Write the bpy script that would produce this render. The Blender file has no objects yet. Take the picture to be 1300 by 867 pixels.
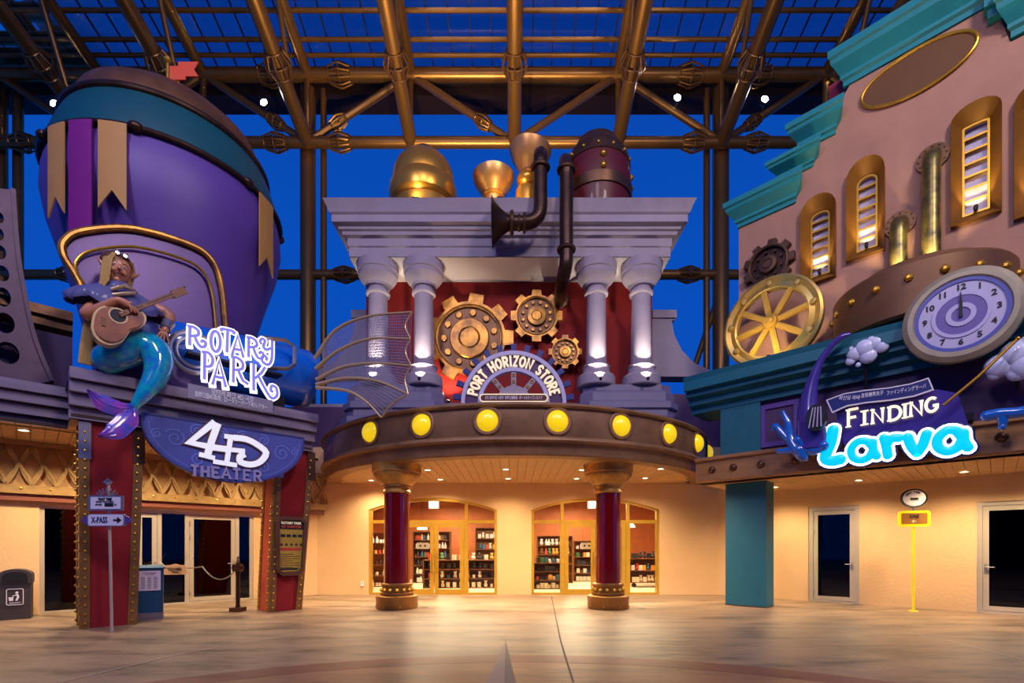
import bpy, math, random
from math import sin, cos, pi, radians, sqrt
from mathutils import Vector, Matrix
from mathutils.geometry import tessellate_polygon
random.seed(7)
SC = bpy.context.scene
COL = SC.collection
# ---------------------------------------------------------------- camera (17 mm shift lens, eye 1.6 m)
FPX, EYE, HOR, CXP = 614.0, 1.6, 695.0, 650.0
cam = bpy.data.cameras.new('camera'); cam_o = bpy.data.objects.new('camera', cam); COL.objects.link(cam_o)
cam.sensor_width = 36; cam.lens = FPX/1300*36; cam.shift_y = (HOR-433.5)/1300; cam.shift_x = 0
cam_o.location = (0, 0, EYE); cam_o.rotation_euler = (pi/2, 0, 0); cam.clip_end = 500
SC.camera = cam_o
# ---------------------------------------------------------------- world: blue hour sky
SC.view_settings.view_transform = 'Standard'; SC.view_settings.look = 'None'
SC.view_settings.gamma = 1; SC.view_settings.use_curve_mapping = False
SC.view_settings.exposure = 0.0
W = bpy.data.worlds.new('world'); SC.world = W; W.use_nodes = True
nt = W.node_tree; nt.nodes.clear()
wo = nt.nodes.new('ShaderNodeOutputWorld'); bg = nt.nodes.new('ShaderNodeBackground')
tc = nt.nodes.new('ShaderNodeTexCoord'); sp = nt.nodes.new('ShaderNodeSeparateXYZ'); cr = nt.nodes.new('ShaderNodeValToRGB')
nt.links.new(tc.outputs['Generated'], sp.inputs[0]); nt.links.new(sp.outputs['Z'], cr.inputs[0])
nt.links.new(cr.outputs[0], bg.inputs['Color']); nt.links.new(bg.outputs[0], wo.inputs[0])
cr.color_ramp.elements[0].position = 0.0; cr.color_ramp.elements[0].color = (0.003, 0.075, 0.50, 1)
cr.color_ramp.elements[1].position = 1.0; cr.color_ramp.elements[1].color = (0.002, 0.040, 0.30, 1)
e = cr.color_ramp.elements.new(0.5); e.color = (0.0025, 0.076, 0.49, 1)
bg.inputs['Strength'].default_value = 1.0
# ---------------------------------------------------------------- large soft fill lights (unseen, added high behind the viewer to brighten the facades)
def lamp(kind, loc, target, energy, color, size=.3, spot=None, blend=.5, parent=None, name='lamp_light'):
    l = bpy.data.lights.new(name, kind); l.energy = energy; l.color = color
    if kind == 'AREA': l.size = size
    else: l.shadow_soft_size = size
    if spot: l.spot_size = radians(spot); l.spot_blend = blend
    o = bpy.data.objects.new(name, l); COL.objects.link(o); o.location = loc
    d = Vector(target)-Vector(loc); o.rotation_euler = d.to_track_quat('-Z', 'Y').to_euler()
    if parent: o.parent = parent
    return o
lamp('AREA', (-7, -3, 17), (-7, 13, 7), 1000, (.84, .74, 1.0), 3, name='flood_left')
lamp('AREA', (8, -3, 17), (8, 12, 7), 1700, (1.0, .82, .76), 3, name='flood_right')
lamp('AREA', (0, -2, 18), (0, 15, 8), 620, (.98, .84, .94), 3, name='flood_centre')
# ---------------------------------------------------------------- helpers
def ks(x): return (x-CXP)/FPX
def PB(x, y, D): return Vector((ks(x)*D, D, EYE+(HOR-y)*D/FPX))
def PL(x, y, c): return PB(x, y, c/(1-ks(x)))
def PR(x, y, c): return PB(x, y, c/(1+ks(x)))
PF = {'B': PB, 'L': PL, 'R': PR}
ROT = {'B': 0.0, 'L': pi/4, 'R': -pi/4}
def hexc(h):
    h = h.lstrip('#'); r = [int(h[i:i+2], 16)/255 for i in (0, 2, 4)]
    return tuple((c/12.92 if c <= .04045 else ((c+.055)/1.055)**2.4) for c in r)
MATS = {}
def mat(name, col, rough=.5, metal=0., var=.0, scale=3., bump=0., emit=0., coat=0., col2=None, bscale=None, stretch=None):
    if name in MATS: return MATS[name]
    m = bpy.data.materials.new(name); m.use_nodes = True; n = m.node_tree; b = n.nodes['Principled BSDF']
    c = hexc(col)
    b.inputs['Roughness'].default_value = rough; b.inputs['Metallic'].default_value = metal
    b.inputs['Coat Weight'].default_value = coat
    b.inputs['Base Color'].default_value = (*c, 1)
    if var or bump or col2:
        t = n.nodes.new('ShaderNodeTexCoord'); mp = n.nodes.new('ShaderNodeMapping')
        n.links.new(t.outputs['Object'], mp.inputs[0])
        if stretch: mp.inputs['Scale'].default_value = stretch
        no = n.nodes.new('ShaderNodeTexNoise'); no.inputs['Scale'].default_value = scale; no.inputs['Detail'].default_value = 6
        no.inputs['Roughness'].default_value = .6
        n.links.new(mp.outputs[0], no.inputs['Vector'])
        if var or col2:
            c2 = hexc(col2) if col2 else tuple(x*(1-var) for x in c)
            r = n.nodes.new('ShaderNodeValToRGB'); r.color_ramp.elements[0].position = .35; r.color_ramp.elements[1].position = .65
            r.color_ramp.elements[0].color = (*c2, 1); r.color_ramp.elements[1].color = (*c, 1)
            n.links.new(no.outputs['Fac'], r.inputs[0]); n.links.new(r.outputs[0], b.inputs['Base Color'])
        if bump:
            n2 = n.nodes.new('ShaderNodeTexNoise'); n2.inputs['Scale'].default_value = bscale or scale*4; n2.inputs['Detail'].default_value = 5
            n.links.new(mp.outputs[0], n2.inputs['Vector'])
            bp = n.nodes.new('ShaderNodeBump'); bp.inputs['Strength'].default_value = bump; bp.inputs['Distance'].default_value = .03
            n.links.new(n2.outputs['Fac'], bp.inputs['Height']); n.links.new(bp.outputs[0], b.inputs['Normal'])
    if emit:
        b.inputs['Emission Color'].default_value = (*c, 1); b.inputs['Emission Strength'].default_value = emit
    MATS[name] = m; return m
def glassmat(name, tint, gloss=.12, rough=.02):
    m = bpy.data.materials.new(name); m.use_nodes = True; n = m.node_tree; n.nodes.clear()
    o = n.nodes.new('ShaderNodeOutputMaterial'); t = n.nodes.new('ShaderNodeBsdfTransparent'); g = n.nodes.new('ShaderNodeBsdfGlossy')
    f = n.nodes.new('ShaderNodeFresnel'); f.inputs[0].default_value = 1.5
    mx = n.nodes.new('ShaderNodeMixShader'); t.inputs[0].default_value = (*hexc(tint), 1); g.inputs['Roughness'].default_value = rough
    g.inputs['Color'].default_value = (.9, .9, .9, 1)
    n.links.new(f.outputs[0], mx.inputs[0]); n.links.new(t.outputs[0], mx.inputs[1]); n.links.new(g.outputs[0], mx.inputs[2]); n.links.new(mx.outputs[0], o.inputs[0])
    MATS[name] = m; return m
class MB:
    def __init__(s, M=None): s.v = []; s.f = []; s.M = M
    def add(s, vs, fs):
        b = len(s.v)
        s.v += [tuple(s.M @ Vector(p)) if s.M else tuple(p) for p in vs]
        s.f += [tuple(b+i for i in f) for f in fs]; return s
    def hexa(s, p):   # bottom 4 ccw, top 4 ccw
        return s.add(p, [(3, 2, 1, 0), (4, 5, 6, 7), (0, 1, 5, 4), (1, 2, 6, 5), (2, 3, 7, 6), (3, 0, 4, 7)])
    def box(s, x0, x1, y0, y1, z0, z1):
        return s.hexa([(x0, y0, z0), (x1, y0, z0), (x1, y1, z0), (x0, y1, z0), (x0, y0, z1), (x1, y0, z1), (x1, y1, z1), (x0, y1, z1)])
    def prism(s, poly, y0, y1, holes=()):
        "poly: (x,z) outline extruded along y"
        loops = [list(poly)]+[list(h) for h in holes]
        flat = [p for l in loops for p in l]; n = len(flat)
        tris = tessellate_polygon([[Vector((p[0], p[1], 0)) for p in l] for l in loops])
        vs = [(p[0], y0, p[1]) for p in flat]+[(p[0], y1, p[1]) for p in flat]; fs = []
        def ar(l): return sum(l[i-1][0]*l[i][1]-l[i][0]*l[i-1][1] for i in range(len(l)))
        for t in tris:
            a, b, c = [flat[i] for i in t]
            o = (b[0]-a[0])*(c[1]-a[1])-(c[0]-a[0])*(b[1]-a[1])
            t = tuple(t) if o > 0 else tuple(reversed(t))
            fs.append(t); fs.append(tuple(i+n for i in reversed(t)))
        o = 0
        for li, l in enumerate(loops):
            cw = ar(l) > 0; k = len(l)
            for i in range(k):
                a, b = o+i, o+(i+1) % k
                q = (a, a+n, b+n, b)
                if (cw) == (li == 0): q = q[::-1] if False else q
                fs.append(q if (cw == (li == 0)) else q[::-1])
            o += k
        return s.add(vs, fs)
    def lathe(s, prof, seg=24, o=(0, 0, 0), axis='z', a0=0., a1=2*pi, sc=(1, 1, 1)):
        full = abs(a1-a0-2*pi) < 1e-6; n = seg if full else seg+1; vs = []; fs = []; k = len(prof)
        ringp = k > 3 and prof[0][0] > 1e-6 and abs(prof[0][0]-prof[-1][0]) < 1e-6
        for i in range(n):
            a = a0+(a1-a0)*i/seg
            for r, z in prof:
                x, y = r*cos(a), r*sin(a)
                p = (x, y, z) if axis == 'z' else ((x, z, -y) if axis == 'y' else (z, x, y))
                vs.append((o[0]+p[0]*sc[0], o[1]+p[1]*sc[1], o[2]+p[2]*sc[2]))
        for i in range(seg):
            j = (i+1) % n
            for q in range(k-1):
                fs.append((i*k+q, j*k+q, j*k+q+1, i*k+q+1))
            if ringp: fs.append((i*k+k-1, j*k+k-1, j*k, i*k))
        if not full and (ringp or prof[0][0] < 1e-6): fs += [tuple(range(k)), tuple(reversed(range((n-1)*k, n*k)))]
        if full and not ringp:
            if prof[0][0] > 1e-6: fs.append(tuple(i*k for i in reversed(range(n))))
            if prof[-1][0] > 1e-6: fs.append(tuple(i*k+k-1 for i in range(n)))
        return s.add(vs, fs)
    def tube(s, pts, r, seg=8, flat=1.0, caps=True):
        pts = [Vector(p) for p in pts]; n = len(pts); rs = r if isinstance(r, (list, tuple)) else [r]*n
        vs = []; fs = []; up = None
        for i, p in enumerate(pts):
            t = (pts[min(i+1, n-1)]-pts[max(i-1, 0)])
            if t.length < 1e-9: t = Vector((0, 0, 1))
            t.normalize()
            if up is None:
                up = Vector((0, 1, 0)) if abs(t.y) < .9 else Vector((0, 0, 1))
            up = (up-t*up.dot(t)); up = up.normalized() if up.length > 1e-6 else t.orthogonal().normalized()
            sd = t.cross(up)
            for j in range(seg):
                a = 2*pi*j/seg
                vs.append(p+(sd*cos(a)+up*sin(a)*flat)*rs[i])
        for i in range(n-1):
            for j in range(seg):
                k = (j+1) % seg
                fs.append((i*seg+j, i*seg+k, (i+1)*seg+k, (i+1)*seg+j))
        if caps: fs.append(tuple(reversed(range(seg)))); fs.append(tuple((n-1)*seg+j for j in range(seg)))
        return s.add(vs, fs)
    def sph(s, c, r, seg=12, sc=(1, 1, 1)):
        h = max(4, seg//2); return s.lathe([(r*sin(pi*i/h), -r*cos(pi*i/h)) for i in range(h+1)], seg, c, sc=sc)
    def torus(s, c, R, r, seg=24, m=8, axis='z', a0=0, a1=2*pi):
        prof = [(R+r*cos(2*pi*i/m), r*sin(2*pi*i/m)) for i in range(m+1)]
        full = abs(a1-a0-2*pi) < 1e-6
        b = MB(); b.lathe(prof[:-1], seg, c, axis, a0, a1)
        k_ = m; n_ = seg if full else seg+1
        b.f = [f for f in b.f if len(f) == 4]
        b.f += [] if abs(prof[0][0]-prof[-2][0]) < 1e-6 else [(i*k_+k_-1, ((i+1) % n_)*k_+k_-1, ((i+1) % n_)*k_, i*k_) for i in range(seg)]
        return s.add(b.v, b.f)
    def ribbon(s, pts, w, y0, y1, cap=True):
        "polyline (x,z) with width w -> flat stroke extruded y0..y1"
        P = [Vector((p[0], p[1])) for p in pts]; n = len(P); closed = (P[0]-P[-1]).length < 1e-5 and n > 3
        L = []; R = []
        for i in range(n):
            a = P[i-1] if i else (P[-2] if closed else None); b = P[i+1] if i < n-1 else (P[1] if closed else None)
            d1 = (P[i]-a).normalized() if a is not None else (b-P[i]).normalized()
            d2 = (b-P[i]).normalized() if b is not None else d1
            n1 = Vector((-d1.y, d1.x)); n2 = Vector((-d2.y, d2.x)); m = n1+n2
            m = m.normalized() if m.length > .2 else n1
            k = min(1.6, 1/max(.4, m.dot(n1)))
            L.append(P[i]+m*w/2*k); R.append(P[i]-m*w/2*k)
        vs = []
        for i in range(n): vs += [(L[i].x, y0, L[i].y), (R[i].x, y0, R[i].y), (R[i].x, y1, R[i].y), (L[i].x, y1, L[i].y)]
        fs = []
        for i in range(n-1):
            a, b = i*4, i*4+4
            for k in range(4): fs.append((a+k, a+(k+1) % 4, b+(k+1) % 4, b+k))
        if not closed: fs += [(3, 2, 1, 0), (n*4-4, n*4-3, n*4-2, n*4-1)]
        return s.add(vs, fs)
def _mesh(name, mb, m, smooth=30):
    me = bpy.data.meshes.new(name); me.from_pydata(mb.v, [], mb.f); me.update()
    if m: me.materials.append(MATS[m] if isinstance(m, str) else m)
    if smooth: me.shade_smooth(); me.set_sharp_from_angle(angle=radians(smooth))
    return me
def obj(name, mb, m, parent=None, loc=(0, 0, 0), rz=0, smooth=30, label=None, kind=None):
    me = mb if isinstance(mb, bpy.types.Mesh) else _mesh(name, mb, m, smooth)
    o = bpy.data.objects.new(name, me); COL.objects.link(o)
    p = getattr(parent, 'o', parent)
    if p: o.parent = p
    o.location = loc; o.rotation_euler = (0, 0, rz)
    if label: o['label'] = label
    if kind: o['kind'] = kind
    return o
class T:
    "a thing: an Empty at its base with a local frame (x right, y away, z up)"
    def __init__(s, name, label, cat, pos, side='B', rz=None, group=None):
        s.o = bpy.data.objects.new(name, None); COL.objects.link(s.o); s.o.empty_display_size = .1
        s.side = side; s.rz = ROT[side] if rz is None else rz
        s.o.location = pos; s.o.rotation_euler = (0, 0, s.rz); s.p = Vector(pos)
        if cat: s.o['label'] = label; s.o['category'] = cat
        if group: s.o['group'] = group
    def l(s, w):
        d = Vector(w)-s.p; c, n = cos(-s.rz), sin(-s.rz)
        return Vector((d.x*c-d.y*n, d.x*n+d.y*c, d.z))
    def px(s, x, y, c): return s.l(PF[s.side](x, y, c))
    def xz(s, x, y, c): q = s.px(x, y, c); return (q.x, q.z)
def tag(o, label, cat, group=None, kind=None):
    o['label'] = label; o['category'] = cat
    if group: o['group'] = group
    if kind: o['kind'] = kind
    return o
def struct(name, mb, m, side='B', pos=(0, 0, 0), parent=None, smooth=30, rz=None):
    o = obj(name, mb, m, parent, pos, (ROT[side] if rz is None else rz) if parent is None else 0, smooth)
    if parent is None: o['kind'] = 'structure'
    return o
def copytree(o, parent=None):
    c = o.copy(); COL.objects.link(c)
    if parent: c.parent = parent
    for ch in list(o.children): copytree(ch, c)
    return c
def circ(cx, cz, rx, rz=None, n=24, a0=0, a1=2*pi, end=False):
    rz = rx if rz is None else rz
    return [(cx+rx*cos(a0+(a1-a0)*i/n), cz+rz*sin(a0+(a1-a0)*i/n)) for i in range(n+(1 if end else 0))]
def rrect(x0, x1, z0, z1, r, n=4):
    o = []
    for cx, cz, a in ((x1-r, z0+r, -pi/2), (x1-r, z1-r, 0), (x0+r, z1-r, pi/2), (x0+r, z0+r, pi)):
        o += [(cx+r*cos(a+pi/2*i/n), cz+r*sin(a+pi/2*i/n)) for i in range(n+1)]
    return o
def smooth_path(pts, n=6):
    "Catmull-Rom through points of any dimension"
    P = [Vector(p) for p in pts]; out = []
    for i in range(len(P)-1):
        p0 = P[i-1] if i else P[0]*2-P[1]; p1, p2 = P[i], P[i+1]; p3 = P[i+2] if i+2 < len(P) else P[-1]*2-P[-2]
        for k in range(n):
            t = k/n
            out.append(.5*((2*p1)+(p2-p0)*t+(2*p0-5*p1+4*p2-p3)*t*t+(3*p1-p0-3*p2+p3)*t**3))
    out.append(P[-1]); return out
def text_mesh(body, size, ext=.004, m='ink', align='CENTER', bold=0, shear=0):
    cu = bpy.data.curves.new('lettering', 'FONT'); cu.body = body; cu.size = size; cu.extrude = ext; cu.align_x = align; cu.align_y = 'CENTER'
    cu.offset = bold; cu.shear = shear; cu.resolution_u = 2
    o = bpy.data.objects.new('tmp', cu); COL.objects.link(o)
    dg = bpy.context.evaluated_depsgraph_get(); me = bpy.data.meshes.new_from_object(o.evaluated_get(dg))
    bpy.data.objects.remove(o); bpy.data.curves.remove(cu)
    me.transform(Matrix.Rotation(pi/2, 4, 'X')); me.materials.clear(); me.materials.append(MATS[m]); return me
def text(parent, body, size, x, y, z, m='ink', ext=.004, bold=0, w=None, shear=0, name='lettering'):
    me = text_mesh(body, size, ext, m, bold=bold, shear=shear)
    if w and me.vertices:
        xs = [v.co.x for v in me.vertices]; k = w/max(1e-6, max(xs)-min(xs)); me.transform(Matrix.Diagonal((k, 1, 1, 1)))
    return obj(name, me, None, parent, (x, y, z))
# stroke font: letter -> (width, strokes); serif ends are added where marked
def arc(cx, cz, rx, rz, a0, a1, n=10): return [(cx+rx*cos(radians(a0+(a1-a0)*i/n)), cz+rz*sin(radians(a0+(a1-a0)*i/n))) for i in range(n+1)]
SF = {
 'A': (.72, [[(.02, 0), (.36, 1), (.70, 0)], [(.15, .35), (.57, .35)]], [(.02, 0), (.70, 0)]),
 'D': (.68, [[(.1, 0), (.1, 1)], [(.1, 1), (.3, 1)]+arc(.3, .5, .36, .5, 80, -80)+[(.3, 0), (.1, 0)]], [(.1, 0), (.1, 1)]),
 'E': (.6, [[(.1, 0), (.1, 1)], [(.1, 1), (.55, 1)], [(.1, .5), (.45, .5)], [(.1, 0), (.58, 0)]], [(.1, 0), (.1, 1)]),
 'F': (.58, [[(.1, 0), (.1, 1)], [(.1, 1), (.55, 1)], [(.1, .52), (.45, .52)]], [(.1, 0), (.1, 1)]),
 'G': (.72, [arc(.4, .5, .34, .5, 50, 330, 14)+[(.70, .42), (.45, .42)]], []),
 'H': (.72, [[(.1, 0), (.1, 1)], [(.62, 0), (.62, 1)], [(.1, .5), (.62, .5)]], [(.1, 0), (.1, 1), (.62, 0), (.62, 1)]),
 'I': (.24, [[(.12, 0), (.12, 1)]], [(.12, 0), (.12, 1)]),
 'K': (.7, [[(.1, 0), (.1, 1)], [(.62, 1), (.12, .42)], [(.28, .6), (.66, 0)]], [(.1, 0), (.1, 1), (.62, 1), (.66, 0)]),
 'N': (.76, [[(.1, 0), (.1, 1), (.66, 0), (.66, 1)]], [(.1, 0), (.1, 1), (.66, 1)]),
 'O': (.74, [arc(.37, .5, .31, .5, 90, 450, 18)], []),
 'P': (.64, [[(.1, 0), (.1, 1)], [(.1, 1), (.34, 1)]+arc(.36, .74, .22, .26, 85, -85)+[(.1, .48)]], [(.1, 0), (.1, 1)]),
 'R': (.7, [[(.1, 0), (.1, 1)], [(.1, 1), (.34, 1)]+arc(.36, .74, .22, .26, 85, -85)+[(.1, .48)], [(.34, .48), (.62, 0)]], [(.1, 0), (.1, 1), (.62, 0)]),
 'S': (.64, [arc(.32, .75, .24, .25, 20, 270, 10)+arc(.32, .25, .26, .25, 90, -160, 10)], []),
 'T': (.66, [[(.33, 0), (.33, 1)], [(.04, 1), (.62, 1)]], [(.33, 0)]),
 'Y': (.7, [[(.06, 1), (.35, .45), (.64, 1)], [(.35, .45), (.35, 0)]], [(.06, 1), (.64, 1), (.35, 0)]),
 'Z': (.66, [[(.06, 1), (.58, 1), (.08, 0), (.6, 0)]], []),
 ' ': (.4, [], [])}
def letter(ch, M2, w, y0, y1, serif=.16, sw=None):
    "M2 maps letter coords (x,z) to plane coords; returns an MB"
    mb = MB(); wd, st, se = SF[ch]
    for k, s_ in enumerate(st): mb.ribbon([M2(p) for p in s_], w, y0-.0007*k, y1)
    if serif:
        for (x, z) in se: mb.ribbon([M2((x-serif, z)), M2((x+serif, z))], sw or w*.6, y0-.003, y1)
    return mb
# ---------------------------------------------------------------- materials
mat('cream', '#d9b183', .8, var=.10, scale=.8, bump=.25, bscale=14)
mat('pink', '#ae7f6a', .75, var=.14, scale=.9, bump=.6, bscale=3)
mat('bronze', '#6a4a34', .38, .75, var=.35, scale=2.2, bump=.1)
mat('bronze_light', '#a5763e', .38, .7, var=.3, scale=2.5)
mat('stone_bronze', '#98704e', .5, .25, var=.35, scale=1.6, bump=.15)
mat('gold', '#c9962f', .34, .75, var=.2, scale=3)
mat('gold_paint', '#c79a34', .4, .45, var=.12, scale=4)
mat('antique_gold', '#c48b3c', .36, .8, col2='#6d4c32', scale=2.6)
mat('pipe', '#4a3225', .38, .7, var=.4, scale=4)
mat('lavender', '#9c8f9f', .7, var=.13, scale=1.6, bump=.08)
mat('lav_dark', '#746c8c', .55, var=.12, scale=1.5)
mat('lav_wood', '#8a7c96', .6, var=.25, scale=1.2, stretch=(.3, .3, 4))
mat('red', '#8c0f0c', .8, var=.12, scale=1.5)
mat('pillar_red', '#8c0410', .8, var=.1, scale=2)
mat('col_red', '#6d0a0c', .14, var=.15, scale=3, coat=1)
mat('maroon', '#5c0e12', .5, var=.2, scale=2, coat=.1)
mat('teal', '#10808a', .5, var=.12, scale=2, bump=.1)
mat('teal_pillar', '#125f74', .55, var=.14, scale=3)
mat('teal_band', '#0a4c58', .45, var=.1, scale=2)
mat('blue', '#0a62d0', .2, var=.1, scale=2, coat=.5)
mat('blue_sign', '#4b55a8', .5, var=.05, scale=3)
mat('blue_scroll', '#6a78cc', .5)
mat('purple', '#5b3c92', .5, var=.1, scale=.9, bump=.05)
mat('purple_dark', '#4a2c5c', .6, var=.15, scale=1)
mat('tail_purple', '#43308c', .2, coat=.6)
mat('tan', '#bd8a44', .6, var=.08)
mat('magenta', '#7c0f7a', .6, var=.08)
mat('orange', '#e0522a', .6)
mat('red_flag', '#c0303c', .6)
mat('alu', '#c9bca8', .35, .4, var=.05)
mat('steel', '#b5aeb0', .3, .8)
mat('sill_metal', '#9a949c', .3, .7)
mat('white', '#e8e4ee', .5)
mat('white_face', '#b9b3d6', .4, var=.05)
mat('ink', '#17141c', .6)
mat('dark', '#0d0b12', .5)
mat('soffit', '#c89e6c', .6, var=.10, scale=2, stretch=(1, 1, 1))
mat('wood_beam', '#9a7350', .6, var=.2, scale=3)
mat('dark_beam', '#3a2320', .7)
mat('truss', '#8a6234', .34, .75, var=.2, scale=.6)
mat('truss_dark', '#2a1a14', .5, .5)
mat('bin', '#3c3434', .5, var=.1)
mat('podium_blue', '#0e4a72', .5, var=.1)
mat('paper', '#d9d4e6', .7)
mat('poster', '#b0932f', .6, var=.1)
mat('frame_brown', '#6d4630', .45, .4, var=.2)
mat('yellow', '#f2d40c', .4, emit=.25)
mat('yellow_lamp', '#f2cc10', .25, emit=.75, coat=.6)
mat('lamp_on', '#fff1cf', .4, emit=10)
mat('sign_white', '#ffffff', .4, emit=2.2)
mat('neon_white', '#efecff', .3, emit=1.2)
mat('neon_mid', '#8480d8', .3, emit=.5)
mat('sign_cyan', '#00bdf4', .3, emit=.9)
mat('sign_cream', '#fff0cc', .3, emit=.85)
mat('letter_cream', '#ffedc0', .4, emit=.45)
mat('navy', '#1c2470', .4)
mat('black_metal', '#18151a', .4, .5)
mat('lattice', '#b08c58', .4, .3, var=.3, scale=6)
mat('pane_white', '#b9b4d4', .35, var=.3, scale=2.5)
mat('skin', '#c98560', .4, coat=.25, var=.1, scale=8)
mat('hair', '#c49a4c', .45, bump=.5, bscale=25, stretch=(6, 6, .8))
mat('cloth', '#55578c', .65, coat=.2, var=.15, scale=6)
mat('cloth_stripe', '#3a4690', .5)
mat('guitar', '#a8501a', .4, coat=.1, col2='#6a2c0c', scale=2.5)
mat('guitar_edge', '#d8b070', .3, coat=.6)
mat('tail_teal', '#10aeb0', .14, coat=1, col2='#1272cc', scale=7)
mat('fin', '#a048b4', .2, coat=1, col2='#3a5ad0', scale=5)
mat('cloud', '#c9cfee', .35, coat=.5)
mat('splash', '#1464c8', .15, coat=1)
mat('mesh_wire', '#8a86a0', .4, .3)
mat('wing_rib', '#c8aa7c', .4, .5)
mat('shelf_wood', '#7a4a28', .5, var=.3, scale=5)
mat('shop_wall', '#b0602f', .6, var=.2)
mat('shop_floor', '#d8c8a8', .4)
mat('gravel', '#8a7a70', .8)
glassmat('shop_glass', '#f2f0ea')
glassmat('dark_glass', '#232838', rough=.03)
glassmat('roof_glass', '#d4dde6', rough=.05)
# glass floor material: stained concrete
m = bpy.data.materials.new('paving'); m.use_nodes = True; n = m.node_tree; b = n.nodes['Principled BSDF']; MATS['paving'] = m
t = n.nodes.new('ShaderNodeTexCoord'); mp = n.nodes.new('ShaderNodeMapping'); mp.inputs['Scale'].default_value = (.45, 1.5, 1)
n.links.new(t.outputs['Object'], mp.inputs[0])
n1 = n.nodes.new('ShaderNodeTexNoise'); n1.inputs['Scale'].default_value = 1.3; n1.inputs['Detail'].default_value = 9; n1.inputs['Roughness'].default_value = .72
n.links.new(mp.outputs[0], n1.inputs['Vector'])
r1 = n.nodes.new('ShaderNodeValToRGB'); r1.color_ramp.elements[0].position = .36; r1.color_ramp.elements[0].color = (*hexc('#3c322f'), 1)
r1.color_ramp.elements[1].position = .60; r1.color_ramp.elements[1].color = (*hexc('#947a60'), 1)
e = r1.color_ramp.elements.new(.48); e.color = (*hexc('#7c6653'), 1)
n.links.new(n1.outputs['Fac'], r1.inputs[0]); n.links.new(r1.outputs[0], b.inputs['Base Color'])
r2 = n.nodes.new('ShaderNodeMapRange'); r2.inputs['To Min'].default_value = .30; r2.inputs['To Max'].default_value = .55
n.links.new(n1.outputs['Fac'], r2.inputs['Value']); n.links.new(r2.outputs[0], b.inputs['Roughness'])
bp = n.nodes.new('ShaderNodeBump'); bp.inputs['Strength'].default_value = .25; bp.inputs['Distance'].default_value = .02
n3 = n.nodes.new('ShaderNodeTexNoise'); n3.inputs['Scale'].default_value = 9; n3.inputs['Detail'].default_value = 6; n.links.new(mp.outputs[0], n3.inputs['Vector'])
n.links.new(n3.outputs['Fac'], bp.inputs['Height']); n.links.new(bp.outputs[0], b.inputs['Normal'])
m2 = m.copy(); m2.name = 'paving_red'; MATS['paving_red'] = m2
cr_ = [x for x in m2.node_tree.nodes if x.type == 'VALTORGB'][0].color_ramp
for el, c in zip(cr_.elements, ('#4a2b28', '#6b3a30', '#7d4a3c')): el.color = (*hexc(c), 1)
m3 = m.copy(); m3.name = 'paving_brown'; MATS['paving_brown'] = m3
cr_ = [x for x in m3.node_tree.nodes if x.type == 'VALTORGB'][0].color_ramp
for el, c in zip(cr_.elements, ('#5c4034', '#80593f', '#94694c')): el.color = (*hexc(c), 1)

# ---------------------------------------------------------------- floor
fl = struct('floor', MB().box(-40, 40, -25, 60, -.3, 0), 'paving')
def disc_band(r0, r1, z, c=(.1, -.33)):
    b = MB(); n = 96; vs = []; 
    for i in range(n):
        a = 2*pi*i/n
        for r in (r0, r1): vs += [(c[0]+r*cos(a), c[1]+r*sin(a), z), (c[0]+r*cos(a), c[1]+r*sin(a), -.01)]
    fs = []
    for i in range(n):
        j = (i+1) % n
        fs += [(i*4, i*4+2, j*4+2, j*4), (i*4, j*4, j*4+1, i*4+1), (i*4+2, i*4+3, j*4+3, j*4+2)]
    return b.add(vs, fs)
obj('paving_ring', disc_band(7.05, 7.5, .006), 'paving_red', fl, smooth=0)
obj('paving_disc', MB().lathe([(0, -.01), (7.05, -.01), (7.05, .004), (0, .004)], 96, (.1, -.33, 0)), 'paving_brown', fl, smooth=0)
def fpt(x, y, z=0): D = FPX*(EYE-z)/(y-HOR); return Vector((ks(x)*D, D, z))
def groove(pts, w=.02, m='dark'):
    b = MB()
    for a, c in zip(pts, pts[1:]):
        a, c = fpt(*a), fpt(*c); d = (c-a).normalized(); s = Vector((-d.y, d.x, 0))*w/2
        b.add([a-s+Vector((0, 0, .009)), c-s+Vector((0, 0, .009)), c+s+Vector((0, 0, .009)), a+s+Vector((0, 0, .009))], [(0, 1, 2, 3)])
    return b
mat('joint', '#5a4a44', .8); mat('joint_light', '#b8a690', .7)
for g in ([(700, 757), (712, 815), (728, 867)], [(440, 795), (240, 828), (75, 867)], [(1130, 800), (1200, 812), (1300, 838)]):
    obj('floor_joint', groove(g, .025), 'joint_light' if g[0][0] != 700 else 'joint', fl, smooth=0)
# wedge shaped inlaid paving point at the front
a, b_, c_, d_ = fpt(642, 814), fpt(612, 880), fpt(640, 880), fpt(658, 880)
up = Vector((0, 0, .012))
obj('paving_wedge', MB().add([a+up, b_+up, c_+up], [(0, 1, 2)]), mat('wedge_a', '#857268', .6), fl, smooth=0)
obj('paving_wedge', MB().add([a+up, c_+up, d_+up], [(0, 1, 2)]), mat('wedge_b', '#5b5350', .6), fl, smooth=0)

# ---------------------------------------------------------------- ground floor walls
DW = 16.4
def arch_hole(x0, x1, zs, za, n=12):
    c = (x0+x1)/2; h = (x1-x0)/2; r = (h*h+(za-zs)**2)/(2*(za-zs)); cz = za-r; a = math.asin(h/r)
    return [(x0, .0), (x1, .0)]+[(c+r*sin(a-2*a*i/n), cz+r*cos(a-2*a*i/n)) for i in range(n+1)]
WIN = [(-4.86, -.51), (.66, 5.0)]; ZS, ZA = 2.88, 3.28
h1, h2 = [arch_hole(a, b, ZS, ZA) for a, b in WIN]
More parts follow.
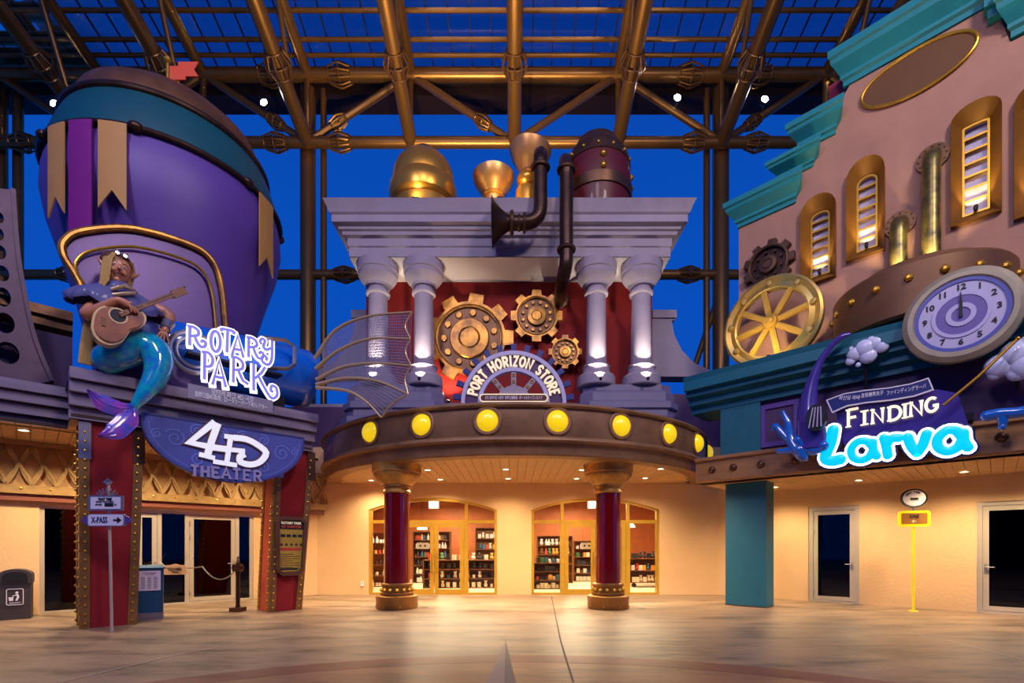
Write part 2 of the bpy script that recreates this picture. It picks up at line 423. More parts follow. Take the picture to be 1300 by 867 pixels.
# one outline going round both arched openings (they start at floor level)
out = [(-6.75, 0), WIN_ := (WIN[0][0], 0)]
out = [(-6.75, 0)]+[(WIN[0][0], 0)]+[p for p in reversed(h1[2:])]+[(WIN[0][1], 0), (WIN[1][0], 0)]+[p for p in reversed(h2[2:])]+[(WIN[1][1], 0), (7.3, 0), (7.3, 5), (-6.75, 5)]
struct('wall_back', MB().prism(out, 0, .3), 'cream', pos=(0, DW, 0))
# left and right wings at 45 degrees
def wallM(side, c): return Vector((0, c, 0))    # point of the plane on the axis; local x runs along the wall
SL = T('tmpL', '', '', wallM('L', 23.0), 'L'); SRt = T('tmpR', '', '', wallM('R', 23.4), 'R')
lx = lambda x, c=23.0: SL.px(x, 700, c).x
rx = lambda x, c=23.4: SRt.px(x, 700, c).x
LD = [(50, 162), (168, 322)]       # glazed openings of the left wing (pixels)
o_ = [(lx(-160), 0)]
for a, b in LD: o_ += [(lx(a), 0), (lx(a), 2.64), (lx(b), 2.64), (lx(b), 0)]
xl_end = SL.l(Vector((-6.6, 16.4, 0))).x
o_ += [(xl_end, 0), (xl_end, 4.3), (lx(-160), 4.3)]
struct('wall_left', MB().prism(o_, 0, .3), 'cream', 'L', wallM('L', 23.0))
RD = [(1026, 1091), (1240, 1345)]
xr_end = SRt.l(Vector((7.0, 16.4, 0))).x
o_ = [(xr_end, 0)]
for (a, b), zt in zip(RD, (2.80, 2.72)): o_ += [(rx(a), 0), (rx(a), zt), (rx(b), zt), (rx(b), 0)]
o_ += [(rx(1500), 0), (rx(1500), 3.6), (xr_end, 3.6)]
struct('wall_right', MB().prism(o_, 0, .3), 'cream', 'R', wallM('R', 23.4))

# ---------------------------------------------------------------- glazed doors
def glazed(name, label, cat, side, c, px0, px1, zt, mull, doors, glass, frame, t=.07, group=None, kind=None, handle=None, y0=.1):
    "frame with panes between mullion pixels; doors = indices of bays that are door leaves"
    th = T(name, label, cat, PF[side]((px0+px1)/2, 700, c)*1.0, side, group=group); th.o.location.z = 0; th.p.z = 0
    u = lambda x: th.px(x, 700, c).x
    a, b = u(px0), u(px1); f = MB()
    f.box(a, a+t, y0-.06, y0+.1, 0, zt).box(b-t, b, y0-.06, y0+.1, 0, zt).box(a+t, b-t, y0-.06, y0+.1, zt-t, zt).box(a+t, b-t, y0-.06, y0+.1, 0, .05)
    xs = [a+t]+[u(x) for x in mull]+[b-t]
    for x in xs[1:-1]: f.box(x-t/2, x+t/2, y0-.05, y0+.1, .05, zt-t)
    obj('frame', f, frame, th)
    for i in range(len(xs)-1):
        l, r = xs[i]+(t/2 if i else 0), xs[i+1]-(t/2 if i < len(xs)-2 else 0)
        if i in doors:
            s = .11; z0, z1 = .06, zt-t-.01; l += .006; r -= .006
            d = MB().prism([(l, z0), (r, z0), (r, z1), (l, z1)], y0-.04, y0+.03, [[(l+s, z0+s), (r-s, z0+s), (r-s, z1-s), (l+s, z1-s)]])
            dd = obj('door', d, frame, th)
            obj('pane', MB().box(l+s, r-s, y0-.005, y0+.005, z0+s, z1-s), glass, dd, smooth=0)
            hl = MB(); hx = r-s/2 if (handle or 'r') == 'r' else l+s/2; sg = -1 if (handle or 'r') == 'r' else 1
            hl.box(hx-.025, hx+.025, y0-.055, y0-.04, .95, 1.2).tube([(hx, y0-.05, 1.12), (hx, y0-.1, 1.12), (hx+sg*.16, y0-.1, 1.12)], .014)
            obj('handle', hl, 'steel', dd)
            hg = MB(); ex = l+.01 if sg < 0 else r-.01
            for z in (.3, zt-.75, zt-.35): hg.tube([(ex, y0-.06, z-.06), (ex, y0-.06, z+.06)], .018)
            obj('hinge', hg, 'steel', dd)
        else:
            obj('pane', MB().box(l, r, y0-.005, y0+.005, .05, zt-t), glass, th, smooth=0)
    return th
glazed('shop_window', 'tall dark glazed panel beside the litter bin, left of the first red pillar', 'window', 'L', 23.0, 50, 162, 2.64, [104], [], 'dark_glass', 'alu', .09)
glazed('glass_entrance', 'cream framed glass doors between the two red pillars under the lattice', 'doors', 'L', 23.0, 168, 322, 2.64, [203, 238, 302], [0, 2], 'dark_glass', 'alu', .10)
glazed('glass_door', 'single silver framed dark glass door beside the teal pillar', 'door', 'R', 23.4, 1026, 1091, 2.80, [], [0], 'dark_glass', 'alu', .12)
glazed('glass_door', 'silver framed dark glass door cut by the right edge of the photo', 'door', 'R', 23.4, 1240, 1345, 2.72, [], [0], 'dark_glass', 'alu', .10, handle='l')
# dark rooms behind the dark glass
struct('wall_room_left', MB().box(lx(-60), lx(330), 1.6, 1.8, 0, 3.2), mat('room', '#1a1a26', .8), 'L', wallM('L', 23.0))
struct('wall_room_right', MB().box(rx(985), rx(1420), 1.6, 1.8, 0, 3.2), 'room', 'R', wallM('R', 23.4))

# ---------------------------------------------------------------- arched gold shopfronts
def shopfront(i, label):
    a, b = WIN[i]; c = (a+b)/2; th = T('shopfront', label, 'shop window', (c, DW, 0)); a -= c; b -= c
    hole = [(x-c, z) for x, z in (h1, h2)[i]]
    inner = arch_hole(a+.09, b-.09, ZS-.03, ZA-.09); inner = [(x, max(z, .06)) for x, z in inner]
    obj('arched_frame', MB().prism(hole, .04, .2, [inner]), 'gold_paint', th)
    zt = 2.42
    fr = (-.5*(b-a)+.06)
    m1, m2 = a+1.13, b-1.05
    if i == 1: m1, m2 = a+1.05, b-1.05
    mb = MB().box(a+.08, b-.08, .05, .18, zt, zt+.11)
    cc = (a+b)/2; hh = (b-a)/2; R_ = (hh*hh+(ZA-ZS)**2)/(2*(ZA-ZS)); top = lambda x: ZA-R_+sqrt(R_*R_-(x-cc)**2)-.05
    for x in (m1, m2): mb.box(x-.07, x+.07, .05, .18, .05, zt).box(x-.05, x+.05, .05, .18, zt+.11, top(x))
    mb.box(-.02, .04, .06, .17, .05, zt) if False else None
    obj('transom', mb, 'gold_paint', th)
    def pane(l, r, z0, z1, arch=False):
        if not arch: g = MB().box(l, r, .1, .11, z0, z1)
        else: g = MB().prism([(l, z0), (r, z0)]+[(r-(r-l)*k/8, top(r-(r-l)*k/8)) for k in range(9)], .1, .11)
        obj('pane', g, 'shop_glass', th, smooth=0)
    for l, r in ((a+.09, m1-.07), (m2+.07, b-.09)): pane(l, r, .06, zt)
    for l, r in ((a+.09, m1-.05), (m1+.05, m2-.05), (m2+.05, b-.09)): pane(l, r, zt+.11, zt+.2, True)
    mid = (m1+m2)/2
    for k, (l, r) in enumerate(((m1+.08, mid-.01), (mid+.01, m2-.08))):
        s = .13; d = obj('door', MB().prism([(l, .05), (r, .05), (r, zt-.01), (l, zt-.01)], .05, .13, [[(l+s, .05+s), (r-s, .05+s), (r-s, zt-s), (l+s, zt-s)]]), 'gold_paint', th)
        obj('pane', MB().box(l+s, r-s, .085, .095, .05+s, zt-s), 'shop_glass', d, smooth=0)
        hx = r-.06 if k == 0 else l+.06
        obj('pull_handle', MB().tube([(hx, .05, .75), (hx, -.02, .78), (hx, -.02, 1.42), (hx, .05, 1.45)], .018), 'gold', d)
shopfront(0, 'left gold framed arched shopfront with double doors, behind the left red column')
shopfront(1, 'right gold framed arched shopfront with double doors, behind the right red column')

# ---------------------------------------------------------------- shop interior
struct('floor_shop', MB().box(-7.2, 7.6, DW+.31, 24.2, -.02, .02), 'shop_floor')
struct('wall_shop_back', MB().box(-7.2, 7.6, 24, 24.2, 0, 4.2), 'shop_wall')
struct('wall_shop_left', MB().box(-7.2, -7, DW+.35, 24.2, 0, 4.2), 'shop_wall')
struct('wall_shop_right', MB().box(7.4, 7.6, DW+.35, 24.2, 0, 4.2), 'shop_wall')
cl = struct('ceiling_shop', MB().box(-7.2, 7.6, DW+.35, 24.2, 4.0, 4.2), mat('shop_ceiling', '#6a5a50', .8))
for x in (-5, -2.5, 0, 2.5, 5): obj('beam', MB().box(x-.08, x+.08, DW+.4, 24, 3.75, 4), 'shelf_wood', cl)
for x, y in ((-4, 18.5), (-1.2, 18.5), (1.9, 18.5), (4.6, 18.5), (-3, 22), (3, 22)):
    lamp('AREA', (x, y, 3.6), (x, y, 0), 330, (1, .80, .54), .8, name='shop_light')
PROD = {}
for k, c in enumerate(('#c0392b', '#e0d8c4', '#d89a3a', '#2f5f8a', '#7a4a2a', '#d8d2d8', '#3a7a4a', '#20202a')):
    mat('prod%d' % k, c, .5)
def product(kind):
    b = product_(kind); b.v = [(x*1.15, y*1.15, z*1.25) for x, y, z in b.v]; return b
def product_(kind):
    if kind == 'bottle': return MB().lathe([(.05, 0), (.055, .1), (.03, .15), (.018, .2), (.02, .22)], 10)
    if kind == 'box': return MB().box(-.06, .06, -.05, .05, 0, .16)
    if kind == 'plush': return MB().sph((0, 0, .07), .07, 8).sph((0, 0, .17), .05, 8).sph((-.04, 0, .21), .018, 6).sph((.04, 0, .21), .018, 6)
    return MB().lathe([(.05, 0), (.05, .1), (.03, .11), (.0, .11)], 10)
CN = ['red', 'cream', 'orange', 'blue', 'brown', 'pale grey', 'green', 'black']; KN = {'bottle': 'bottle', 'box': 'packet', 'plush': 'soft toy', 'jar': 'jar'}
ON = ['first', 'second', 'third', 'fourth', 'fifth', 'sixth', 'seventh', 'eighth', 'ninth', 'tenth', 'eleventh', 'twelfth', 'thirteenth', 'fourteenth']
LN = ['uppermost', 'top', 'second', 'third', 'fourth', 'fifth', 'sixth']
PM = {(k, c): _mesh(k, product(k), 'prod%d' % c) for k in ('bottle', 'box', 'plush', 'jar') for c in range(8)}
def shelf_unit(name, label, x, y, w, d, h, n, goods, grp, glabel, gcat, rz=0, legs=False):
    th = T(name, label, 'shelf', (x, y, .02), 'B', rz)
    if legs:
        for sx in (-1, 1): obj('wheel', MB().lathe([(.09, -.03), (.09, .03)], 14, (sx*w*.35, -d/2+.05, .09), 'y'), 'black_metal', th)
    z0 = .18 if legs else 0
    obj('side_panel', MB().box(-w/2, -w/2+.04, -d/2, d/2, z0, h), 'shelf_wood', th); obj('side_panel', MB().box(w/2-.04, w/2, -d/2, d/2, z0, h), 'shelf_wood', th)
    obj('back_panel', MB().box(-w/2+.04, w/2-.04, d/2-.03, d/2, z0, h), 'shelf_wood', th)
    for i in range(n+1):
        z = z0+(h-z0-.03)*i/n
        obj('shelf', MB().box(-w/2+.04, w/2-.04, -d/2, d/2-.03, z, z+.03), 'shelf_wood', th)
        if i < n or h < 1.4:
            m_ = int((w-.1)/(.25 if w > 2 else .17))
            for k in range(m_):
                kk = random.choice(goods); ci = random.choice(range(8)) if i % 2 else (i*3+1) % 8; me = PM[(kk, ci)]
                lx_ = -w/2+.15+(w-.3)*(k+.5)/m_+random.uniform(-.03, .03); ly = -d/2+.12
                g = bpy.data.objects.new(kk, me); COL.objects.link(g)
                c, s_ = cos(rz), sin(rz)
                g.location = (x+lx_*c-ly*s_, y+lx_*s_+ly*c, .02+z+.03); g.rotation_euler.z = rz+random.uniform(-.3, .3)
                tag(g, '%s %s, %s from left, %s shelf of %s' % (CN[int(me.materials[0].name[4:])], KN[kk], ON[k], LN[n-i] if n-i < 6 else 'lowest', glabel), gcat, grp)
    return th
shelf_unit('counter', 'wooden sales counter full of goods behind the right half of the left shopfront', -1.75, 19.0, 3.4, .6, 1.1, 3, ('box', 'plush', 'jar'), 'goods on the sales counter', 'the sales counter', 'souvenir', .06)
shelf_unit('wall_shelf', 'tall shelf seen through the leftmost pane of the left shopfront', -5.4, 19.6, 1.5, .4, 2.2, 5, ('jar', 'bottle'), 'goods on the leftmost tall shelf', 'the leftmost tall rack', 'jar')
shelf_unit('wall_shelf', 'tall shelf seen through the left shopfront doors, beside the red column', -3.6, 21.8, 1.7, .4, 2.3, 6, ('box', 'bottle'), 'goods on the tall shelf behind the doors', 'the rack behind left doors', 'packet')
shelf_unit('wall_shelf', 'tall shelf behind the right pane of the left shopfront', -.9, 22.4, 1.6, .4, 2.5, 5, ('plush', 'box'), 'toys on the shelf behind the counter', 'the rack behind the counter', 'toy')
shelf_unit('display_stand', 'low stand of goods behind the left pane of the right shopfront', 1.35, 18.6, 1.2, .6, 1.0, 3, ('box', 'jar'), 'goods on the low stand', 'the low display stand', 'packet', .1)
shelf_unit('wall_shelf', 'tall dark shelf behind the left pane of the right shopfront', 1.9, 21.6, 1.6, .4, 2.1, 5, ('bottle', 'plush'), 'goods on the tall dark shelf', 'the tall dark rack', 'souvenir')
shelf_unit('wall_shelf', 'shelf of goods seen through the door glass of the right shopfront', 3.6, 22.6, 1.5, .4, 1.9, 5, ('box', 'jar'), 'goods on the shelf behind the right doors', 'the rack behind right doors', 'packet')
shelf_unit('display_cart', 'dark wheeled cart of goods behind the right pane of the right shopfront', 5.35, 19.4, 1.5, .6, 1.15, 2, ('plush', 'box'), 'goods on the wheeled cart', 'the wheeled cart', 'souvenir', 0, True)
for (x, y, z, lb) in ((-3.75, 20.2, 2.35, 'white dome pendant lamp seen through the left shopfront door'), (5.0, 20.5, 2.45, 'white dome pendant lamp seen through the right shopfront')):
    th = T('pendant_lamp', lb, 'lamp', (x, y, z))
    obj('lamp_shade', MB().lathe([(.22, 0), (.2, .08), (.12, .17), (.02, .2)], 16), mat('shade', '#fff0d8', .4, emit=3), th)
    obj('cord', MB().tube([(0, 0, .2), (0, 0, 4.0-z)], .008), 'ink', th)
for (x, lb) in ((-3.1, 'small white notice hanging inside the left shopfront doors'), (2.6, 'small white notice hanging inside the right shopfront doors')):
    th = T('notice', lb, 'notice', (x, DW+.4, 1.55)); obj('board', MB().box(-.2, .2, 0, .02, 0, .22), 'white', th)
    obj('cord', MB().tube([(-.15, .01, .22), (-.15, .01, .9)], .004).tube([(.15, .01, .22), (.15, .01, .9)], .004), 'ink', th)
    obj('symbol', MB().prism(circ(-.08, .11, .035), -.005, 0).prism(circ(.08, .11, .035), -.005, 0), 'ink', th)
for x, lb in ((-2.85, 'square white ceiling lamp panel inside the left shopfront'), (2.2+.75, 'square white ceiling lamp panel inside the right shopfront')):
    th = T('ceiling_light', lb, 'light', (x, 17.6, 3.2)); obj('frame', MB().box(-.2, .2, 0, .06, -.2, .2), 'alu', th); obj('diffuser', MB().box(-.17, .17, -.01, 0, -.17, .17), mat('panel_on', '#ffffff', .4, emit=3), th)
    obj('bracket', MB().tube([(0, .03, .2), (0, .03, .8)], .01), 'ink', th)

# ---------------------------------------------------------------- round canopy
CC = (.1, 17.66); RC = 6.5; ZC = 3.78
cano = T('round_canopy', 'round bronze entrance canopy over the shop, carried by two red columns', 'canopy', (CC[0], CC[1], 0))
A0, A1 = pi+radians(9), 2*pi-radians(9)
def cband(prof, m, name, par=cano, seg=72, a0=A0, a1=A1):
    return obj(name, MB().lathe(prof, seg, a0=a0, a1=a1), m, par)
cband([(RC-.3, 4.16), (RC-.02, 4.16), (RC, 4.2), (RC, 4.86), (RC-.3, 4.86)], 'stone_bronze', 'fascia_band')
cband([(RC-.3, 4.84), (RC+.06, 4.84), (RC+.1, 4.88), (RC+.06, 4.94), (RC-.05, 4.98), (RC-.3, 4.98)], 'stone_bronze', 'top_moulding')
cband([(RC-.3, 4.02), (RC+.05, 4.04), (RC+.09, 4.08), (RC+.08, 4.13), (RC+.02, 4.18), (RC-.3, 4.18)], 'stone_bronze', 'lower_moulding')
cband([(RC-.5, ZC-.03), (RC-.13, ZC-.03), (RC-.1, ZC), (RC-.08, 3.9), (RC-.03, 4.04), (RC-.5, 4.04)], 'stone_bronze', 'rim_moulding')
# roof deck
b = MB().lathe([(0, 4.80), (RC-.25, 4.80), (RC-.25, 4.86), (0, 4.86)], 72, a0=A0, a1=A1); obj('deck', b, 'lav_dark', cano)
# soffit boards (run away from the viewer)
RS = RC-.45; w = .235; i = 0; x = -RS
while x < RS-.05:
    xm = max(abs(x), abs(x+w)); 
    if xm < RS-.02:
        yf = -sqrt(RS*RS-xm*xm)-.05; yb = DW-CC[1]
        if yb-yf > .15: obj('soffit_board', MB().box(x+.006, x+w-.006, yf-.1, yb, ZC, ZC+.03), 'soffit', cano, smooth=0)
    x += w
cband([(0, ZC+.03), (RC-.3, ZC+.03), (RC-.3, ZC+.1), (0, ZC+.1)], 'dark_beam', 'soffit_backing')
# yellow dome lamps
ords = ['third', 'fourth', 'fifth', 'sixth', 'seventh', 'eighth']
lampx = {0: 'yellow dome lamp on the round canopy, leftmost, beside the bat wing', 1: 'yellow dome lamp on the round canopy, above left of the left red column',
         2: 'left one of the two yellow dome lamps in the middle, under the arched sign', 3: 'right one of the two yellow dome lamps in the middle, under the arched sign',
         4: 'yellow dome lamp on the canopy, right above the right red column', 5: 'yellow dome lamp on the canopy, third from its right end', 6: 'yellow dome lamp on the canopy, second from its right end', 7: 'yellow dome lamp at the far right end of the canopy, seen edge-on'}
proto = None
for k in range(8):
    a = radians(-34.6+14.35*k)
    px = CC[0]+RC*sin(a); py = CC[1]-RC*cos(a)
    if proto is None:
        th = T('round_lamp', lampx[k], 'lamp', (px, py, 4.53), 'B', a, 'yellow dome lamps around the canopy'); proto = th.o
        obj('lamp_dome', MB().lathe([(.255, 0), (.25, -.05), (.21, -.12), (.13, -.175), (.05, -.195), (0, -.2)], 24, axis='y'), 'yellow_lamp', th)
        obj('bezel', MB().lathe([(.34, .06), (.34, -.03), (.31, -.05), (.26, -.045), (.25, 0)], 28, axis='y'), 'stone_bronze', th)
    else:
        c = copytree(proto); c.location = (px, py, 4.53); c.rotation_euler.z = a; c['label'] = lampx[k]
# recessed downlights
def downlight(pos, label, group, energy=70, col=(1, .76, .44), spot=150, k=8.5):
    th = T('downlight', label, 'light', pos, group=group)
    obj('trim_ring', MB().lathe([(.085, 0), (.12, 0), (.12, -.012), (.085, -.02)], 20), 'alu', th)
    obj('diffuser', MB().lathe([(0, -.006), (.085, -.006), (.085, 0)], 20), 'lamp_on', th)
    lamp('SPOT', (0, 0, -.05), (0, 0, -3), energy*k, col, .06, spot, 1.0, th.o)
for (x, y, D, lb) in ((447, 598, 13.7, 'downlight at the far left end of the round canopy soffit'), (471, 610, 15.6, 'downlight by the wall, just left of the left red column'),
        (543, 597, 13.5, 'front downlight just right of the left red column capital'), (559, 609, 15.4, 'rear downlight over the left shopfront doors'),
        (642, 596, 13.4, 'front downlight in the middle of the round canopy'), (645, 608, 15.2, 'rear downlight in the middle of the round canopy'),
        (732, 608, 15.2, 'rear downlight just left of the right red column'), (739, 596, 13.5, 'front downlight touching the right red column capital on its left'),
        (819, 607, 15.1, 'rear downlight over the right pane of the right shopfront'), (839, 595, 13.3, 'front downlight at the right end of the round canopy')):
    p = PB(x, y, D); downlight((p.x, p.y, ZC-.005), lb, 'downlights of the round canopy', 45 if D > 14.5 else 85)
# red columns with bronze capitals
def red_column(x, lb):
    th = T('red_column', lb, 'column', ((x-650)*12.8/614, 12.8, 0), group='red columns of the round canopy')
    obj('plinth', MB().lathe([(.53, 0), (.54, .02), (.54, .27), (.55, .29), (.55, .33), (.5, .35), (0, .35)], 40), 'bronze_light', th)
    obj('base_ring', MB().lathe([(.40, .35), (.43, .37), (.43, .41), (.39, .44), (.38, .56), (.41, .60), (.41, .65), (.36, .67)], 40), 'bronze_light', th)
    s = MB()
    for k in range(14): a = 2*pi*k/14; s.sph((.4*cos(a), .4*sin(a), .5), .055, 8)
    obj('studs', s, 'gold', th, kind='stuff')
    s = MB()
    for k in range(8): a = 2*pi*(k+.5)/8; s.sph((.545*cos(a), .545*sin(a), .08), .022, 6)
    obj('bolts', s, 'gold', th, kind='stuff')
    obj('shaft', MB().lathe([(.335, .66), (.325, 3.04)], 40), 'col_red', th)
    obj('capital', MB().lathe([(.35, 3.02), (.37, 3.06), (.35, 3.10), (.33, 3.13), (.34, 3.17), (.38, 3.19), (.38, 3.23), (.42, 3.26), (.52, 3.36), (.59, 3.46), (.61, 3.5), (.61, 3.545), (.64, 3.56), (.64, 3.74), (.66, ZC-.005), (0, ZC-.005)], 44), mat('capital_gold', '#d09a48', .4, .5, col2='#8f6636', scale=2.6), th)
red_column(504, 'glossy red column with bronze capital before the left shopfront')
red_column(772, 'glossy red column with bronze capital before the right shopfront')
bpy.data.objects.remove(SL.o); bpy.data.objects.remove(SRt.o)
# ================================================================ RIGHT BUILDING
RB = T('tmp', '', '', (0, 20.6, 0), 'R')          # frame of the upper facade plane (c = 20.6)
fu = lambda x, c=20.6: RB.px(x, 700, c).x
fz = lambda x, y, c=20.6: RB.px(x, y, c).z
ZF = 3.37
# --- upper facade wall with window holes
def win_poly(x0, x1, zb, zs, za, n=10):
    c = (x0+x1)/2; h = (x1-x0)/2; return [(x0, zb), (x1, zb)]+[(c+h*cos(pi*i/n), zs+(za-zs)*sin(pi*i/n)) for i in range(n+1)]
WN = [(1017, 1062, 8.5, 10.35, 10.75), (1075, 1124, 8.75, 10.72, 11.15), (1207, 1272, 8.7, 10.95, 11.25), (1287, 1360, 8.4, 10.75, 11.1)]
WNU = [(fu(a), fu(b), z0, zs, za) for a, b, z0, zs, za in WN]
zs_ = [(938, 10.85), (1010.5, 10.85), (1010.5, 11.6), (1032.6, 11.6), (1032.6, 12.15), (1060, 12.15), (1060, 12.75), (1079, 13.2), (1253, 13.2), (1268, 12.9), (1283, 12.2), (1460, 12.2), (1460, 5.0), (938, 5.0)]
def arch2(a, b, z0, zs, za, g): return win_poly(a+g, b-g, z0+g, zs, za-g)
holes = [arch2(*w, .01) for w in WNU]
struct('wall_upper_right', MB().prism([(fu(x), z) for x, z in reversed(zs_)], 0, .5, holes), 'pink', 'R', (0, 20.6, 0))
def rthing(name, label, cat, x, z, c=20.6, group=None, y=0):
    "thing in the right 45 degree frame at pixel column x of plane c"
    p = PR(x, 700, c); p.z = z
    return T(name, label, cat, p, 'R', group=group)
wl = ['narrow arched bronze window, leftmost on the pink upper wall, above the spoked wheel', 'arched bronze window second from the left on the pink upper wall', 'tall arched bronze window under the brown oval, right of the two lit pipes', 'arched bronze window cut by the right edge of the photo']
for k, (a, b, z0, zs, za) in enumerate(WNU):
    c = (a+b)/2; W_, H_ = b-a, 0
    p = Vector((0, 20.6, 0))+Vector((c*cos(-pi/4), c*sin(-pi/4), 0)); p.z = z0
    th = T('arched_window', wl[k], 'window', p, 'R', group='arched windows of the upper wall')
    a -= c; b -= c; zs -= z0; za -= z0
    gi = .25*(b-a)
    outer = win_poly(a, b, 0, zs, za); inner = win_poly(a+gi, b-gi, .28, zs-.05, za-.32)
    # splayed frame: outer edge proud of the wall, inner edge recessed
    o3 = [(x, -.12, z) for x, z in outer]; i3 = [(x, .22, z) for x, z in inner]; n_ = len(outer)
    vs = o3+i3+[(x, .02, z) for x, z in outer]
    fs = [(i, (i+1) % n_, n_+(i+1) % n_, n_+i) for i in range(n_)]+[(i, n_*2+i, n_*2+(i+1) % n_, (i+1) % n_) for i in range(n_)]
    obj('frame', MB().add(vs, fs), mat('win_bronze', '#8a5c22', .45, .4, var=.15), th, smooth=20)
    obj('inner_trim', MB().ribbon(inner+[inner[0]], .04, .17, .26), 'gold', th)
    top = lambda x: zs-.05+(za-.32-zs+.05)*sqrt(max(0, 1-((x)/((b-a)/2-gi))**2))
    obj('pane', MB().prism(inner, .3, .33), 'pane_white', th)
    nb = 7
    for j in range(1, nb):
        z = .28+(za-.32-.28)*j/nb; hw = (b-a)/2-gi
        if z > zs-.05: hw *= sqrt(max(0, 1-((z-zs+.05)/(za-.27-zs))**2))
        obj('slat', MB().hexa([(-hw, .2, z), (hw, .2, z), (hw, .3, z+.05), (-hw, .3, z+.05), (-hw, .2, z+.045), (hw, .2, z+.045), (hw, .3, z+.095), (-hw, .3, z+.095)]), 'gold', th)
    obj('uplight', MB().lathe([(0, .28), (.035, .28), (.045, .36), (.03, .4)], 10, (0, .1, 0)), 'black_metal', th)
    lamp('SPOT', (0, .08, .42), (0, .3, 1.4), 46, (1, .78, .42), .03, 120, .8, th.o)
# --- teal copings
def coping(x0, x1, z0, z1, label, m='teal'):
    u0, u1 = fu(x0), fu(x1); h = z1-z0
    p = Vector((0, 20.6, 0))+Vector((u0*cos(-pi/4), u0*sin(-pi/4), 0)); p.z = z0
    th = T('teal_coping', label, 'cornice', p, 'R', group='teal copings of the stepped gable'); L_ = u1-u0
    prof = [(.5, 0), (-.05, 0), (-.05, h*.15), (-.12, h*.2), (-.12, h*.3), (-.22, h*.45), (-.34, h*.6), (-.36, h*.66), (-.36, h*.74), (-.42, h*.78), (-.42, h), (.5, h)]
    vs = []; k = len(prof)
    for x, e in ((0, 1), (L_, -1)):
        for y, z in prof: vs.append((x-e*(max(0, -y)*.7), y, z))
    fs = [(i, (i+1) % k, k+(i+1) % k, k+i) for i in range(k)]+[tuple(range(k)), tuple(reversed(range(k, 2*k)))]
    obj('moulding', MB().add(vs, fs), m, th, smooth=12)
coping(938, 1009, 10.85, 11.5, 'lowest teal coping at the left end of the stepped gable')
coping(992, 1031, 11.6, 12.05, 'short teal coping, second step of the gable from the left')
coping(1018, 1059, 12.15, 12.78, 'third teal coping step of the gable, just below the red flag')
coping(1073, 1256, 13.2, 14.0, 'long teal coping over the brown oval at the top of the gable')
coping(1286, 1460, 12.25, 13.1, 'teal coping cut by the top right corner of the photo')
th = rthing('coping_bracket', 'small teal end block at the right end of the long coping', 'bracket', 1262, 13.0)
obj('block', MB().box(-.15, .2, -.3, .4, .0, 1.0), 'teal', th); obj('block_foot', MB().box(-.1, .15, -.2, .4, -.2, 0), 'teal', th)
# flag behind the gable
th = T('flag', 'small red flag on a pole behind the teal gable step', 'flag', PR(1050, 135, 21.4), 'R')
obj('pole', MB().tube([(0, 0, 0), (0, 0, .55)], .035), 'gold', th); obj('finial', MB().sph((0, 0, .6), .07, 8), 'gold', th)
obj('cloth', MB().prism([(.04, .1), (.42, .08), (.34, .28), (.44, .5), (.04, .5)], -.01, .01), 'red_flag', th)
# --- brown oval
th = rthing('oval_plaque', 'blank brown oval plaque with gold rim high on the pink gable', 'plaque', 1163, 12.62)
obj('panel', MB().prism(circ(0, 0, 1.02, .50, 40), -.04, 0), mat('oval_brown', '#6b4520', .55, .3, var=.1), th)
b = MB(); pts = circ(0, 0, 1.03, .51, 48, end=True); b.tube([(x, -.05, z) for x, z in pts], .035, 8, caps=False); obj('rim', b, 'gold', th)
# --- drum
dr = rthing('bronze_drum', 'big brown studded half drum on the pink wall, behind the clock', 'drum', 1165, 0)
b = MB().lathe([(0, 6.45), (1.55, 6.45), (1.62, 6.5), (1.64, 7.5), (1.6, 7.56), (0, 7.6)], 56, a0=pi, a1=2*pi); obj('drum_body', b, mat('drum_brown', '#7c5434', .5, .3, var=.2, scale=1.5), dr)
obj('drum_cap', MB().lathe([(1.25, 7.57), (1.27, 7.72), (1.24, 7.78), (0, 7.82)], 48, a0=pi, a1=2*pi), 'drum_brown', dr)
for k in range(9):
    a = pi+pi*(k+.5)/9; s = MB(); s.sph((1.64*cos(a), 1.64*sin(a), 7.2), .085, 10, (1, 1, 1)); obj('stud', s, 'gold', dr)
# --- clock
ck = rthing('clock', 'large round clock with white face and purple rings on the right building', 'clock', 1220, 6.10, 18.1)
obj('rim', MB().lathe([(.66, -.02), (.72, -.1), (.8, -.1), (.89, -.04), (.9, .06), (0, .06)], 56, axis='y'), mat('clock_rim', '#a89c84', .5, .3, var=.2), ck)
obj('dial', MB().prism(circ(0, 0, .735, n=56), -.05, .0), 'white_face', ck)
def ring(r0, r1, y0, y1, n=56): return MB().prism(circ(0, 0, r1, n=n), y0, y1, [circ(0, 0, r0, n=n)])
mat('clock_blue', '#4a50a8', .4); mat('clock_purple', '#6a5aa4', .5); mat('clock_pale', '#b8b0da', .4)
obj('blue_ring', ring(.63, .71, -.07, -.05), 'clock_blue', ck)
obj('ring_large', ring(.37, .43, -.07, -.05), 'clock_pale', ck)
obj('disc_purple', MB().prism(circ(0, 0, .37, n=40), -.06, -.05), 'clock_purple', ck)
obj('ring_small', ring(.14, .22, -.075, -.06), 'clock_pale', ck)
for h in range(1, 13):
    a = radians(90-30*h); text(ck, str(h), .15, .53*cos(a), -.055, .53*sin(a), 'ink', .004, .006, name='numeral')
obj('minute_hand', MB().prism([(-.02, -.05), (.02, -.05), (.025, .2), (0, .47), (-.025, .2)], -.1, -.085), 'ink', ck)
obj('hour_hand', MB().prism([(-.03, -.05), (.03, -.05), (0, .3)], -.085, -.078), 'ink', ck)
